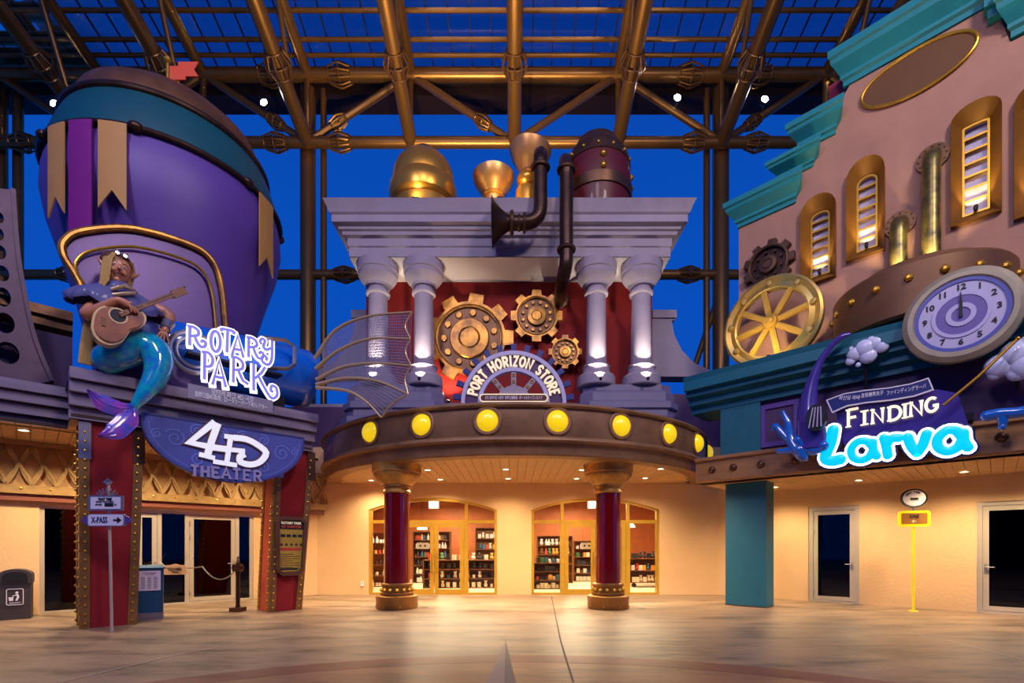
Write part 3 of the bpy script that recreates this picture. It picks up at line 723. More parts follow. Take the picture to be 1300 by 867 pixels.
# --- lit pipes
def wall_pipe(x, w, z1, label, r=.17, ylocal=-.32):
    th = rthing('wall_pipe', label, 'pipe', x, 7.65); h = z1-7.65; y = ylocal
    pts = [(0, y, 0), (0, y, h-.3)]+[(0, y+.3*(1-cos(a)), h-.3+.3*sin(a)) for a in [pi/2*k/6 for k in range(1, 7)]]+[(0, .0, h)]
    obj('tube', MB().tube(pts, r, 20), mat('brass_old', '#8d7a3e', .35, .7, col2='#3c3a30', scale=3), th)
    obj('flange', MB().lathe([(r, -.06), (r*1.75, -.06), (r*1.75, 0), (r, 0)], 28, (0, -.01, h), 'y'), 'bronze', th)
    s = MB()
    for k in range(12): a = 2*pi*k/12; s.sph((r*1.45*cos(a), -.08, h+r*1.45*sin(a)), .022, 6)
    obj('bolts', s, 'gold', th, kind='stuff')
    obj('foot_ring', MB().torus((0, y, .05), r+.01, .035), 'bronze', th)
    obj('uplight', MB().lathe([(0, .0), (.03, .0), (.045, .1), (.035, .16), (0, .16)], 10, (-.05, y-.36, .14)).tube([(-.05, y-.36, .14), (-.05, y-.36, 0)], .012), 'black_metal', th)
    lamp('SPOT', (-.03, y-.3, .28), (0, y, 1.6), 160, (1, .8, .4), .04, 110, .8, th.o)
wall_pipe(1143, 1, 9.22, 'shorter of the two lit brass pipes, on the left on top of the drum')
wall_pipe(1184, 1, 10.45, 'taller of the two lit brass pipes, beside the tall window')
# --- toothed gear on the wall
def gear(th, R, rt, n, d=.12, bolts=10, hub=.35, m='antique_gold', mi='bronze', br=.07, cx=0, cz=0):
    pts = []
    for k in range(n):
        a = 2*pi*k/n; w = 2*pi/n
        for f, r in ((-.30, R), (-.22, rt), (.22, rt), (.30, R)): pts.append((cx+r*cos(a+w*f), cz+r*sin(a+w*f)))
        pts.append((cx+R*cos(a+w*.5), cz+R*sin(a+w*.5)))
    obj('toothed_rim', MB().prism(pts, -d, 0, [circ(cx, cz, R*.86, n=36)]), m, th)
    obj('recess', MB().prism(circ(cx, cz, R*.87, n=36), -d*.45, -.01), mi, th)
    b = MB(); b.torus((cx, -d, cz), R*.9, R*.03, 40, 8, 'y'); obj('rim_ring', b, m, th)
    obj('hub', MB().lathe([(0, -d*1.15), (R*hub*.45, -d*1.15), (R*hub*.5, -d*1.3), (R*hub*.55, -d*1.15), (R*hub*.95, -d*1.1), (R*hub, -d*.9), (R*hub, 0)], 36, (cx, 0, cz), 'y'), m, th)
    for k in range(bolts):
        a = 2*pi*(k+.5)/bolts; r = R*(.86+hub)/2
        obj('bolt', MB().lathe([(0, -d*.9), (R*br*.8, -d*.9), (R*br, -d*.7), (R*br, -.02)], 12, (cx+r*cos(a), 0, cz+r*sin(a)), 'y'), m, th)
th = rthing('gear', 'dark weathered gear on the pink wall above the spoked wheel', 'gear', 977, 9.42); gear(th, .53, .66, 9, .16, 9, .45, 'bronze', 'pipe')
# --- spoked wheel
wh = rthing('spoked_wheel', 'large golden eight-spoked wheel standing on the teal ledge', 'wheel', 980, 6.33, 19.7)
R_ = 1.2; wz = R_+.0
wm = mat('wheel_gold', '#c99a3e', .4, .55, col2='#8f8a5a', scale=2)
obj('outer_rim', MB().lathe([(.86, .0), (.86, -.12), (.9, -.15), (1.02, -.1), (1.14, -.15), (1.2, -.12), (1.2, .05), (.86, .05)], 56, (0, 0, wz), 'y'), wm, wh)
for k in range(8):
    a = 2*pi*(k+.25)/8
    M = Matrix.Translation((0, 0, wz)) @ Matrix.Rotation(-a, 4, 'Y')
    s = MB(M).box(.15, .88, -.12, -.02, -.07, .07).box(.15, .88, -.14, -.12, -.035, .035); obj('spoke', s, 'gold_paint', wh)
for k in range(9):
    a = 2*pi*(k)/9+.2; obj('rim_boss', MB().lathe([(0, -.19), (.06, -.185), (.08, -.15), (.08, -.1)], 14, (1.02*cos(a), 0, wz+1.02*sin(a)), 'y'), wm, wh)
obj('hub', MB().lathe([(0, -.26), (.08, -.25), (.1, -.2), (.16, -.2), (.19, -.14), (.19, 0)], 24, (0, 0, wz), 'y'), 'gold_paint', wh)
th = rthing('uplight', 'small black spotlight at the foot of the spoked wheel', 'light', 975, 6.33, 18.9)
obj('housing', MB().lathe([(0, 0), (.04, 0), (.05, .12), (0, .12)], 10, (0, 0, .06)), 'black_metal', th); obj('stem', MB().tube([(0, 0, 0), (0, 0, .07)], .01), 'black_metal', th)
lamp('SPOT', (-.2, -.25, .2), (0, .6, 1.3), 150, (1, .78, .45), .05, 130, .9, th.o)
# --- teal ledge cornice, lower panel and fascia
def long_prof(name, label, cat, xa, xb, prof, m, c=0, kind=None, smooth=12, side='R'):
    "profile [(c, z)] swept along the 45 degree wing between pixel columns (ends cut square)"
    base = prof[0][0]; P = PF[side]
    p = P(xa, 700, base); q = P(xb, 700, base); L_ = (q-p).length; p = p.copy(); p.z = 0
    th = T(name, label, cat, p, side) if cat else None
    k = len(prof); sg = 1
    vs = [(x, (cc-base)/sqrt(2), z) for x in (0, L_) for cc, z in prof]
    fs = [(i, (i+1) % k, k+(i+1) % k, k+i) for i in range(k)]+[tuple(range(k)), tuple(reversed(range(k, 2*k)))]
    return th, MB().add(vs, fs), p, L_
th, b, p, L_ = long_prof('ledge_cornice', 'long stepped teal ledge above the blue and white lettered sign', 'cornice', 868, 1400,
    [(18.3, 5.95), (18.3, 6.2), (18.25, 6.33), (20.6, 6.33), (20.6, 5.4), (19.0, 5.4), (19.0, 5.55), (18.75, 5.6), (18.75, 5.75), (18.5, 5.8), (18.5, 5.93)], 'teal')
obj('ledge_moulding', b, 'teal_ledge' if 'teal_ledge' in MATS else mat('teal_ledge', '#0e6478', .5, var=.12, scale=2), th, smooth=12)
q = long_prof('', '', None, 921, 1400, [(19.2, 3.9), (19.2, 5.45), (20.5, 5.45), (20.5, 3.9)], '')
struct('wall_sign_backing', q[1], 'purple_dark', 'R', q[2])
pn = rthing('wall_panel', 'framed dark panel on the wall left of the purple horned sculpture', 'panel', 990, 4.2, 19.2)
obj('frame', MB().prism(rrect(-.45, .45, .0, 1.1, .01), -.06, 0, [rrect(-.33, .33, .12, .98, .01)]), 'purple', pn); obj('panel', MB().box(-.33, .33, -.02, 0, .12, .98), 'purple_dark', pn)
# fascia with studs
th, b, p, L_ = long_prof('wooden_fascia', 'brown stud-trimmed fascia beam under the right-hand sign', 'fascia', 884, 1400,
    [(18.55, ZF), (18.5, ZF+.05), (18.5, ZF+.58), (18.4, ZF+.6), (18.4, ZF+.68), (19.2, ZF+.68), (19.2, ZF)], '')
obj('beam', b, mat('fascia_wood', '#a07448', .5, .15, var=.25, scale=2, stretch=(.5, 1, 3)), th, smooth=12)
for x in (904, 931, 966, 1010, 1272):
    u = th.px(x, 700, 18.5); s = MB().sph((u.x, u.y, ZF+.33), .085, 12).lathe([(.1, 0), (.09, -.03), (.06, -.04)], 14, (u.x, u.y, ZF+.33), 'y'); obj('stud', s, 'bronze', th)
# fascia left end return (towards the canopy)
# soffit with boards
sf = struct('ceiling_right_soffit', MB().box(0, L_, .3, (23.4-18.5)/sqrt(2)+.3, ZF+.03, ZF+.09), 'dark_beam', 'R', p)
n_ = int(L_/.2)
for i in range(n_): obj('soffit_board', MB().box(i*.2+.005, i*.2+.195, .06, (23.4-18.5)/sqrt(2)-.02, ZF, ZF+.03), 'soffit', sf, smooth=0)
for (x, y, lb) in ((984, 617, 'downlight in the right soffit, just right of the teal pillar'), (1090, 609, 'downlight in the right soffit, over the yellow post sign'), (1224, 598, 'downlight in the right soffit, nearest the right edge of the photo')):
    p_ = PR(x, y, 21.7); p_.z = ZF-.005; downlight(p_, lb, 'downlights of the right soffit', 85, k=5)
p_ = PR(1330, 590, 21.7); p_.z = ZF-.005; downlight(p_, 'downlight in the right soffit beyond the last glass door', 'downlights of the right soffit', 85, k=5)
# teal pillar
A = PR(921, 768, 19.45); A.z = 0
th = T('teal_pillar', 'plain square teal pillar standing under the right fascia', 'pillar', A, 'R')
obj('shaft', MB().box(0, 1.05, 0, .62, 0, ZF+.02), 'teal_pillar', th); obj('base_trim', MB().box(-.005, 1.055, -.005, .625, 0, .03), 'bronze', th)
th = T('blue_block', 'blue square block above the teal pillar, under the teal ledge', 'block', A+Vector((0, 0, ZF+.72)), 'R'); obj('shaft', MB().box(-.02, 1.0, -.3, .0, 0, 1.32), 'teal_pillar', th); obj('base_trim', MB().box(-.04, 1.02, -.31, 0, 0, .06), 'teal_pillar', th)
# --- sign: FINDING LARVA lettering, ribbon banner, sculpted decor
SC_ = 18.1
sg = rthing('lettered_sign', 'glowing cyan and white bubble lettering under cream capitals on the right fascia', 'sign', 1135, 3.9, SC_)
S = lambda x, y, c=SC_: sg.xz(x, y, c)
# bubble letters traced as strokes (pixel paths)
BUB = {'L': [[(1059, 547), (1056, 563), (1049, 582), (1058, 586), (1068, 584)]],
 'a': [[(1108, 567), (1101, 561), (1090, 562), (1082, 571), (1084, 581), (1094, 585), (1104, 581), (1109, 573)], [(1109, 562), (1110, 572), (1114, 580)]],
 'r': [[(1123, 557), (1126, 567), (1128, 579)], [(1126, 567), (1132, 558), (1142, 557)]],
 'v': [[(1153, 556), (1158, 568), (1165, 576)], [(1165, 576), (1172, 566), (1177, 552)]],
 'a2': [[(1221, 555), (1214, 548), (1202, 548), (1191, 558), (1192, 569), (1203, 574), (1216, 569), (1222, 560)], [(1223, 550), (1224, 561), (1229, 569)]]}
WD = {'L': .25, 'a': .17, 'r': .185, 'v': .19, 'a2': .185}
def blob(paths, w, y, flat, grow=0, bulge=.03):
    mb = MB()
    for k, p in enumerate(paths):
        q = smooth_path([Vector((*S(*a), 0)) for a in p], 4)
        q = [(v.x, y, v.y) for v in q]
        mb.tube(q, w/2+grow, 12, flat)
        for e in (q[0], q[-1]): mb.sph(e, w/2+grow, 12, (1, flat, 1))
    return mb
for i, (k, paths) in enumerate(BUB.items()):
    o = obj('letter', blob(paths, WD[k], -.06, .25, .075), 'navy', sg); 
    obj('letter_outline', blob(paths, WD[k], -.085, .25, .04), 'sign_white', o)
    obj('letter_face', blob(paths, WD[k], -.10, .35), 'sign_cyan', o)
# FINDING
txt = 'FINDING'; xs0 = [1076, 1094, 1107, 1128, 1146, 1155, 1175]; wd_ = [16, 10, 17, 17, 8, 18, 16]
base_l, base_r = (1073, 544), (1190, 520)
for ch, x, w_ in zip(txt, xs0, wd_):
    t = (x-1073)/117; yb = 544-22*t-2.5*math.sin(pi*t)*-1; hgt = 21 if ch == 'F' and x < 1080 else 17
    def M2(p, x=x, w_=w_, yb=yb, hgt=hgt, ch=ch):
        W0 = SF[ch][0]; return S(x+w_*p[0]/W0, yb-hgt*p[1]-(.19*w_*p[0]/W0))
    obj('capital_letter', letter(ch, M2, .05, -.16, -.12, .12 if ch != 'G' else 0, .025), 'sign_cream', sg)
# ribbon banner with small writing
bn = MB(); top = [(1053, 511), (1075, 503), (1100, 499), (1130, 496), (1158, 491), (1180, 484)]; bot = [(1186, 498), (1162, 506), (1132, 511), (1102, 514), (1078, 518), (1060, 526)]
obj('banner', MB().prism([S(*p) for p in top+bot], -.24, -.19), 'navy', sg); obj('banner_edge', MB().ribbon([S(*p) for p in top+bot+[top[0]]], .022, -.25, -.2), 'white', sg)
# sign texts follow the ribbon
segs = (('파인딩 라바', 1068, 1095, 508.5, 514), ('发现爆笑虫子', 1096, 1124, 506, 508), ('ファインディングラーバ', 1128, 1177, 503, 494))
for body, x0, x1, y0, y1 in segs:
    a, b_ = S(x0, y0), S(x1, y1 if x0 > 1100 else y1-6)
    me = text_mesh(body, .1, .003, 'white', bold=.001); xs = [v.co.x for v in me.vertices]
    if xs:
        k = (b_[0]-a[0])/(max(xs)-min(xs)); me.transform(Matrix.Diagonal((k, 1, 1, 1))); me.transform(Matrix.Rotation(-math.atan2(b_[1]-a[1], b_[0]-a[0]), 4, 'Y'))
        obj('lettering', me, None, sg, ((a[0]+b_[0])/2, -.245, (a[1]+b_[1])/2))
obj('sign_backing', MB().prism([S(*p) for p in [(1064, 535), (1062, 520), (1085, 512), (1130, 505), (1190, 495), (1216, 500), (1230, 540), (1150, 560), (1075, 575)]], -.06, .0), 'tail_purple', sg)
obj('sign_bracket', MB().box(-1.5, 1.2, .0, .28, .15, .3), 'black_metal', sg)
# purple curling horn
hn = rthing('horn_sculpture', 'tall curling glossy purple horn sculpture left of the cyan lettering', 'sculpture', 1030, 4.05, 18.0)
pp = smooth_path([hn.px(x, y, 18.0) for x, y in ((1030, 570), (1030, 545), (1026, 520), (1030, 490), (1040, 462), (1053, 442), (1068, 428), (1080, 424))], 5)
nn = len(pp); rr = [[.52, .5, .36, .22, .13, .10, .11, .07][min(7, int(7*i/(nn-1)))]+([.52, .5, .36, .22, .13, .10, .11, .07][min(7, int(7*i/(nn-1))+1)]-[.52, .5, .36, .22, .13, .10, .11, .07][min(7, int(7*i/(nn-1)))])*((7*i/(nn-1)) % 1) for i in range(nn)]
obj('horn_body', MB().tube(pp, [r*.62 for r in rr], 18, .7), 'tail_purple', hn, smooth=60)
q = hn.px(1036, 530, 17.5); b = MB()
b.prism(circ(q.x, q.z, .2, .3, 20), q.y-.02, q.y+.1); obj('mouth', b, 'dark', hn)
for k in range(4): obj('stripe', MB().ribbon([(q.x-.13+.08*k, q.z-.22), (q.x-.05+.05*k, q.z+.22)], .02, q.y-.06, q.y-.03), 'white_face', hn)
# clouds of foam
def cloud(x, y, label, blobs, c=18.4):
    th = rthing('foam_cloud', label, 'sculpture', x, 0, c); o = th.px(x, y, c); th.o.location.z = 0
    mb = MB()
    for dx, dz, r in blobs: mb.sph((dx*1.2, 0, o.z+dz*1.2), r*1.4, 14, (1, .6, 1))
    obj('puffs', mb, 'cloud', th, smooth=60, kind='stuff')
    obj('stem', MB().tube([(0, .05, o.z-.2), (0, .25, 4.6)], .03), 'black_metal', th)
cloud(1098, 446, 'small pale sculpted cloud over the ribbon banner, left of the clock', [(-.15, 0, .12), (0, .06, .15), (.15, .1, .12), (.25, .02, .1), (.05, -.1, .12), (-.2, .1, .09), (.1, .17, .1), (.2, .22, .06), (-.22, -.12, .07), (-.1, -.22, .04)])
cloud(1292, 460, 'large pale sculpted cloud at the right edge, beside the clock', [(-.2, 0, .16), (0, .12, .2), (.2, .2, .2), (.1, -.05, .2), (-.25, -.12, .08), (.35, 0, .2), (.0, -.15, .12)])
# blue splashes
def splash(x, y, label, arms, c=17.9):
    th = rthing('paint_splash', label, 'sculpture', x, 4.0, c); mb = MB()
    for a in arms:
        q = smooth_path([th.px(px_, py_, c) for px_, py_ in a[0]], 4); n_ = len(q)
        mb.tube(q, [a[1]+(a[2]-a[1])*i/(n_-1) for i in range(n_)], 10); mb.sph(q[-1], a[2]*1.2, 10); mb.sph(q[0], a[1], 10)
    obj('splash_body', mb, 'splash', th, smooth=60)
splash(1010, 560, 'glossy blue splash with curling arms on the left end of the sign', [([(1012, 572), (1003, 556), (1000, 536), (994, 524)], .14, .05), ([(1008, 565), (995, 552), (984, 540), (981, 545)], .11, .035), ([(1012, 570), (1000, 572), (988, 573)], .12, .05), ([(1015, 572), (1020, 582), (1012, 576)], .17, .06), ([(1014, 560), (1030, 572), (1045, 566)], .15, .1)])
splash(1272, 528, 'glossy blue splash dripping over the fascia at the right edge', [([(1252, 528), (1270, 525), (1290, 524), (1310, 520)], .10, .10), ([(1272, 526), (1273, 536), (1272, 542)], .09, .055)])
splash(1200, 520, 'small blue splash behind the end of the cream capitals', [([(1193, 530), (1200, 520), (1208, 516)], .1, .08), ([(1200, 522), (1204, 532)], .1, .06)], 18.3)
# brass rod leaning
th = rthing('brass_rod', 'long thin brass rod leaning across the right end of the sign', 'rod', 1240, 4.2, 17.8)
obj('rod', MB().tube([th.px(1198, 514, 17.6), th.px(1242, 478, 17.7), th.px(1292, 430, 17.9)], .028, 10), 'gold', th); obj('tip', MB().sph(th.px(1292, 430, 17.9), .04, 8), 'gold', th)
# post signs
th = T('wait_time_post', 'thin yellow post with oval WAIT TIME sign and yellow framed plate', 'sign', PR(1159.5, 771, 22.2)*1.0, 'R', -.35); th.o.location.z = 0; th.p.z = 0
zz = lambda y: EYE+(HOR-y)*th.p.y/FPX
obj('post', MB().tube([(0, 0, 0), (0, 0, zz(669))], .028, 12), 'yellow', th); obj('foot_plate', MB().lathe([(.1, 0), (.1, .015), (0, .015)], 18), 'yellow', th)
pw = .33; z0, z1 = zz(668.5), zz(648.5)
obj('plate_frame', MB().prism(rrect(-pw, pw, z0, z1, .07), -.06, -.02, [rrect(-pw+.06, pw-.06, z0+.06, z1-.06, .03)]), 'yellow', th)
obj('plate', MB().box(-pw+.05, pw-.05, -.05, -.02, z0+.05, z1-.05), mat('copper', '#b8783c', .4, .4, var=.2), th)
text(th, 'X-PASS', .13, 0, -.055, (z0+z1)/2+.05, 'ink', .004, .003, .2); text(th, '\u2190', .12, 0, -.055, (z0+z1)/2-.07, 'letter_cream', .004)
zc = zz(632.5); obj('neck', MB().tube([(0, -.02, z1), (0, -.02, zc-.15)], .035), 'steel', th)
obj('dial_rim', MB().lathe([(.23, -.05), (.27, -.06), (.28, 0), (0, 0)], 36, (0, 0, zc), 'y', sc=(1, 1, .85)), 'black_metal', th)
obj('dial', MB().lathe([(0, -.055), (.235, -.055), (.235, -.01)], 36, (0, 0, zc), 'y', sc=(1, 1, .85)), 'white', th)
for k, ch in enumerate('WAIT TIME'):
    if ch != ' ':
        a = radians(145-70*k/8*1.3); me = text_mesh(ch, .07, .003, 'ink', bold=.002); me.transform(Matrix.Rotation(-(a-pi/2), 4, 'Y')); obj('lettering', me, None, th, (.17*cos(a), -.06, zc+.15*sin(a)))
obj('display', MB().box(-.08, .08, -.065, -.05, zc-.05, zc+.01), 'ink', th)
# parapet and dark wall between portico and right building
struct('wall_between', MB().box(4.6, 7.6, 16.7, 17.2, 4.0, 6.9), 'purple_dark')
def parapet(flip, label):
    th = T('flared_parapet', label, 'parapet', ((7.0 if not flip else -6.9), 17.0, 6.5)); s = -1 if flip else 1
    P_ = [(828, 478), (828, 395), (857, 395), (857, 406), (853, 407), (856, 425), (866, 445), (882, 461), (905, 471), (905, 478)]
    pts = [((PB(x, y, 17.0).x-7.0)*s, PB(x, y, 17.0).z-6.5) for x, y in P_]
    obj('parapet_wall', MB().prism(pts, 0, .6), 'lavender', th); a_, b__ = pts[0][0], pts[2][0]; mn, mx = min(a_, b__), max(a_, b__)
    obj('cap', MB().box(mn, mx+.04, -.06, .64, pts[1][1]-.25, pts[1][1]+.02), 'lavender', th)
    obj('ledge', MB().box(min(pts[0][0], pts[9][0])-.1, max(pts[0][0], pts[9][0])+.1, -.15, .7, -.12, .1), 'lavender', th)
parapet(False, 'flared lavender parapet wall between the portico and the right building')
parapet(True, 'flared lavender parapet wall behind the bat wing, left of the portico')
struct('wall_between_left', MB().box(-8.4, -4.6, 16.7, 17.2, 4.0, 6.45), 'purple_dark')
bpy.data.objects.remove(RB.o)
# ================================================================ CENTRAL PORTICO
YF = 15.0
struct('wall_portico', MB().box(-4.95, 4.75, 16.4, 16.9, 4.9, 10.75), 'red')
ent = T('entablature', 'wide lavender stepped cornice slab carried by the four pale columns', 'cornice', (-.07, 16.2, 10.6))
def sweep_u(prof, hw, yf, yb):
    "profile [(off, z)] swept round three sides of a slab"
    mb = MB(); k = len(prof); vs = []
    for (sx, front) in ((-1, 0), (-1, 1), (1, 1), (1, 0)):
        for o, z in prof: vs.append((sx*(hw+o), (yf-o) if front else yb, z))
    fs = []
    for s in range(3):
        for i in range(k-1): fs.append((s*k+i, (s+1)*k+i, (s+1)*k+i+1, s*k+i+1))
    return mb.add(vs, fs)
yb = 1.6; y0 = YF-16.2
pr = [(0, 0), (0, .16), (.03, .18), (.03, .34)]
obj('architrave', sweep_u([(0, 0), (0, .30), (.04, .33)], 4.98, y0, yb), 'lavender', ent, smooth=12)
obj('frieze', sweep_u([(.04, .33), (.04, .56), (.12, .60)], 4.98, y0, yb), 'lavender', ent, smooth=12)
obj('bed_moulding', sweep_u([(.12, .60), (.15, .60), (.17, .70), (.24, .72), (.26, .82), (.33, .84)], 4.98, y0, yb), 'lavender', ent, smooth=12)
obj('corona', sweep_u([(.33, .84), (.40, .84), (.40, 1.05), (.44, 1.08)], 4.98, y0, yb), 'lavender', ent, smooth=12)
obj('crown_moulding', sweep_u([(.44, 1.08), (.46, 1.1), (.5, 1.22), (.58, 1.38), (.60, 1.42)], 4.98, y0, yb), 'lavender', ent, smooth=12)
obj('soffit', MB().box(-4.98, 4.98, y0, yb, 0, .02), mat('lav_soffit', '#c0b6bc', .6), ent)
obj('roof_deck', MB().box(-5.56, 5.56, y0-.58, yb, 1.38, 1.42), 'lav_dark', ent)
# stepped pedestals
def pedestal(x0, x1, label):
    th = T('pedestal', label, 'pedestal', ((x0+x1)/2, 15.6, 4.9)); w = (x1-x0)/2
    prof = [(.28, .0), (.28, .35), (.40, .40), (.40, .7), (.24, .78), (.24, .95), (.32, 1.0), (.32, 1.18), (.2, 1.25), (.2, 1.5), (.1, 1.6), (.1, 1.78), (0, 1.78)]
    vs = []; k = len(prof); ch = .35
    for (sx, sy) in ((-1, 9), (-1, 0), (-1, 1), (1, 1), (1, 0), (1, 9)):
        for o, z in prof:
            if sy == 9: vs.append((sx*(w+o), .8, z))
            elif sy == 0: vs.append((sx*(w+o), -.45-o*.4+ch*.5, z))
            else: vs.append((sx*(w+o-ch), -.45-o-.0, z))
    fs = [(s*k+i, (s+1)*k+i, (s+1)*k+i+1, s*k+i+1) for s in range(5) for i in range(k-1)]+[tuple(s*k+k-1 for s in range(6))]
    obj('mouldings', MB().add(vs, fs), 'lav_dark', th, smooth=12)
pedestal(-5.0, -2.35, 'stepped dark lavender pedestal under the two left pale columns'); pedestal(2.35, 4.9, 'stepped dark lavender pedestal under the two right pale columns')
struct('trim_1', MB().box(-2.4, 2.4, 15.9, 16.45, 4.9, 6.35).box(-2.4, 2.4, 15.8, 16.45, 6.2, 6.3), 'lav_dark')
def pcol(x, label):
    th = T('pale_column', label, 'column', ((x-650)*15.45/614, 15.45, 6.68), group='pale lavender columns of the portico')
    H = 10.6-6.68
    obj('base', MB().lathe([(.58, 0), (.6, .03), (.6, .3), (.56, .36), (.45, .42), (.42, .5), (.42, .6), (.45, .64), (.40, .7), (.35, .72)], 40), 'lavender', th)
    obj('shaft', MB().lathe([(.335, .72), (.325, 1.2), (.29, 2.95)], 40), 'lavender', th)
    obj('capital', MB().lathe([(.30, 2.93), (.37, 2.96), (.38, 3.02), (.31, 3.06), (.30, 3.16), (.38, 3.2), (.38, 3.26), (.42, 3.3), (.52, 3.38), (.6, 3.5), (.6, 3.62), (.64, 3.64), (.64, H), (0, H)], 44), 'lavender', th)
    u = T('column_uplight', 'small floor lamp on the pedestal shining up the '+label.split(' of ')[0], 'light', (th.p.x+.05*0, 14.68, 6.68), group='lamps at the feet of the pale columns')
    obj('housing', MB().lathe([(0, 0), (.04, 0), (.05, .09), (.035, .1)], 12), 'black_metal', u); obj('lens', MB().lathe([(0, .085), (.035, .085)], 12), 'lamp_on', u)
    lamp('SPOT', (0, .05, .14), (0, .75, 1.25), 560, (1, .88, .66), .04, 75, 1.0, u.o)
pcol(480, 'outer left pale column of the portico'); pcol(538, 'inner left pale column of the portico'); pcol(757, 'inner right pale column of the portico'); pcol(814, 'outer right pale column of the portico')
# red wall wash
for x in (-2.1, 2.6):
    th = T('wall_washer', 'small lamp at the foot of the red wall, %s the gears' % ('left of' if x < 0 else 'right of'), 'light', (x, 15.97, 6.36)); obj('housing', MB().lathe([(0, 0), (.05, 0), (.06, .1), (0, .1)], 12), 'black_metal', th); obj('lens', MB().lathe([(0, .105), (.05, .105)], 12), 'lamp_on', th)
    lamp('SPOT', (0, -.08, .15), (0, .25, 3), 260, (1, .66, .36), .05, 120, .8, th.o)
# gears
def cgear(x, y, R, rt, n, lb, dd=16.38, **k):
    p = PB(x, y, dd); th = T('gear', lb, 'gear', p); gear(th, R, rt, n, **k)
cgear(596.3, 431, 1.22, 1.5, 9, 'largest golden gear on the red wall, left of the arched sign', d=.16, bolts=11, hub=.55, br=.10)
cgear(681, 403, .70, .87, 8, 'middle-sized golden gear on the red wall beside the pipe end', 16.2, d=.14, bolts=12, hub=.46, br=.095)
cgear(717, 448, .45, .56, 8, 'smallest golden gear on the red wall, low on the right', 16.1, d=.12, bolts=12, hub=.43, br=.095)
# arched store sign standing on the canopy
ss = T('arched_sign', 'arched purple sign reading PORT HORIZON STORE on the canopy rim', 'sign', (.04, 11.62, 5.05)); K = 11.62/614
obj('toothed_ring', MB().prism(sum([[(1.15*cos(a-.045), 1.15*sin(a-.045)), (1.47*cos(a-.045), 1.47*sin(a-.045)), (1.47*cos(a+.045), 1.47*sin(a+.045)), (1.15*cos(a+.045), 1.15*sin(a+.045))] for a in [radians(8+164*k/12) for k in range(13)]], [])+[(-1.1, .1), (-1.0, 0.1)]+[(1.0*cos(pi-a), 1.0*sin(pi-a)) for a in [pi*.03+(pi*.94)*k/20 for k in range(21)]]+[(1.0, .1), (1.1, .1)], .06, .16), 'navy', ss)
def half(r0, r1, y0, y1, n=36, zb=0): return MB().prism([(r1*cos(pi*k/n), r1*sin(pi*k/n)+zb) for k in range(n+1)]+[(r0*cos(pi-pi*k/n), r0*sin(pi-pi*k/n)+zb) for k in range(n+1)], y0, y1)
obj('outer_arch', half(1.17, 1.26, -.06, .08), 'white_face', ss); obj('inner_arch', half(.77, .86, -.06, .08), 'white_face', ss)
obj('arch_panel', half(.85, 1.18, -.0, .05), mat('sign_plum', '#4a2458', .45), ss)
obj('sign_post', MB().box(-1.26, -1.16, -.04, .08, -.05, .03).box(1.16, 1.26, -.04, .08, -.05, .03), 'white_face', ss)
obj('hub', half(0, .42, -.08, .06), 'lavender', ss)
for a in (50, 90, 130):
    M = Matrix.Rotation(-radians(a), 4, 'Y'); sp_ = obj('spoke', MB(M).box(.38, .8, -.04, .03, -.06, .06), 'lavender', ss)
    obj('eyelet', MB(M).torus((.52, -.05, 0), .03, .012, 12, 6, 'y').torus((.68, -.05, 0), .03, .012, 12, 6, 'y'), 'gold', sp_, kind='stuff')
txt = 'PORT HORIZON STORE'; tot = 0; LW = [SF[c][0]+.20 for c in txt]; T_ = sum(LW); a = radians(169); span = radians(158)
for ch, w_ in zip(txt, LW):
    ac = a-span*(w_/T_)/2; r0 = .905; hh = .22; k_ = span*1.0/T_
    def M2(p, ac=ac, ch=ch): th_ = ac-(p[0]-SF[ch][0]/2)*k_*1.02; r = r0+hh*p[1]; return (r*cos(th_), r*sin(th_))
    if ch != ' ': obj('letter', letter(ch, M2, .046, -.05, .0, .13, .036), 'letter_cream', ss)
    a -= span*w_/T_
obj('name_plate', MB().prism(rrect(-.80, .80, .02, .19, .08), -.12, -.06), 'maroon', ss); obj('plate_edge', MB().ribbon(rrect(-.80, .80, .02, .19, .08)+[rrect(-.80, .80, .02, .19, .08)[0]], .022, -.135, -.06), 'letter_cream', ss)
text(ss, '포트 호라이즌 스토어  地平之港商店 · ポートホライズンストア', .09, 0, -.125, .105, 'white', .003, .0008, 1.36)
# roof ornaments
def orn(name, lb, cat, x, D, prof, m, z=12.02, seg=40, bands=()):
    th = T(name, lb, cat, ((x-650)*D/614, D, z))
    obj('body', MB().lathe(prof, seg), m, th)
    return th
mat('dome_gold', '#e0a03c', .3, .75, var=.15, scale=2); mat('bell_metal', '#c98a5c', .35, .7, col2='#d8a85a', scale=3)
th = orn('golden_dome', 'shiny golden tiered dome on the left of the portico roof', 'dome', 538, 15.6, [(.95, 0), (.95, .45), (.92, .5)], 'dome_gold')
obj('torus_ring', MB().lathe([(.9, .5), (1.04, .62), (1.1, .85), (1.06, 1.08), (.95, 1.25), (.9, 1.28)], 44), 'dome_gold', th)
obj('upper_shell', MB().lathe([(.96, 1.2), (.98, 1.35), (.96, 1.55), (.86, 1.8), (.7, 2.0), (.5, 2.15), (.36, 2.2)], 44), 'dome_gold', th)
obj('cap', MB().lathe([(.38, 2.12), (.38, 2.25), (.3, 2.37), (.12, 2.44), (0, 2.45)], 32), 'pipe', th)
th = orn('golden_funnel', 'flared golden funnel in the middle of the portico roof', 'funnel', 626.5, 15.5, [(.4, 0), (.4, .4), (.34, .45)], 'pipe')
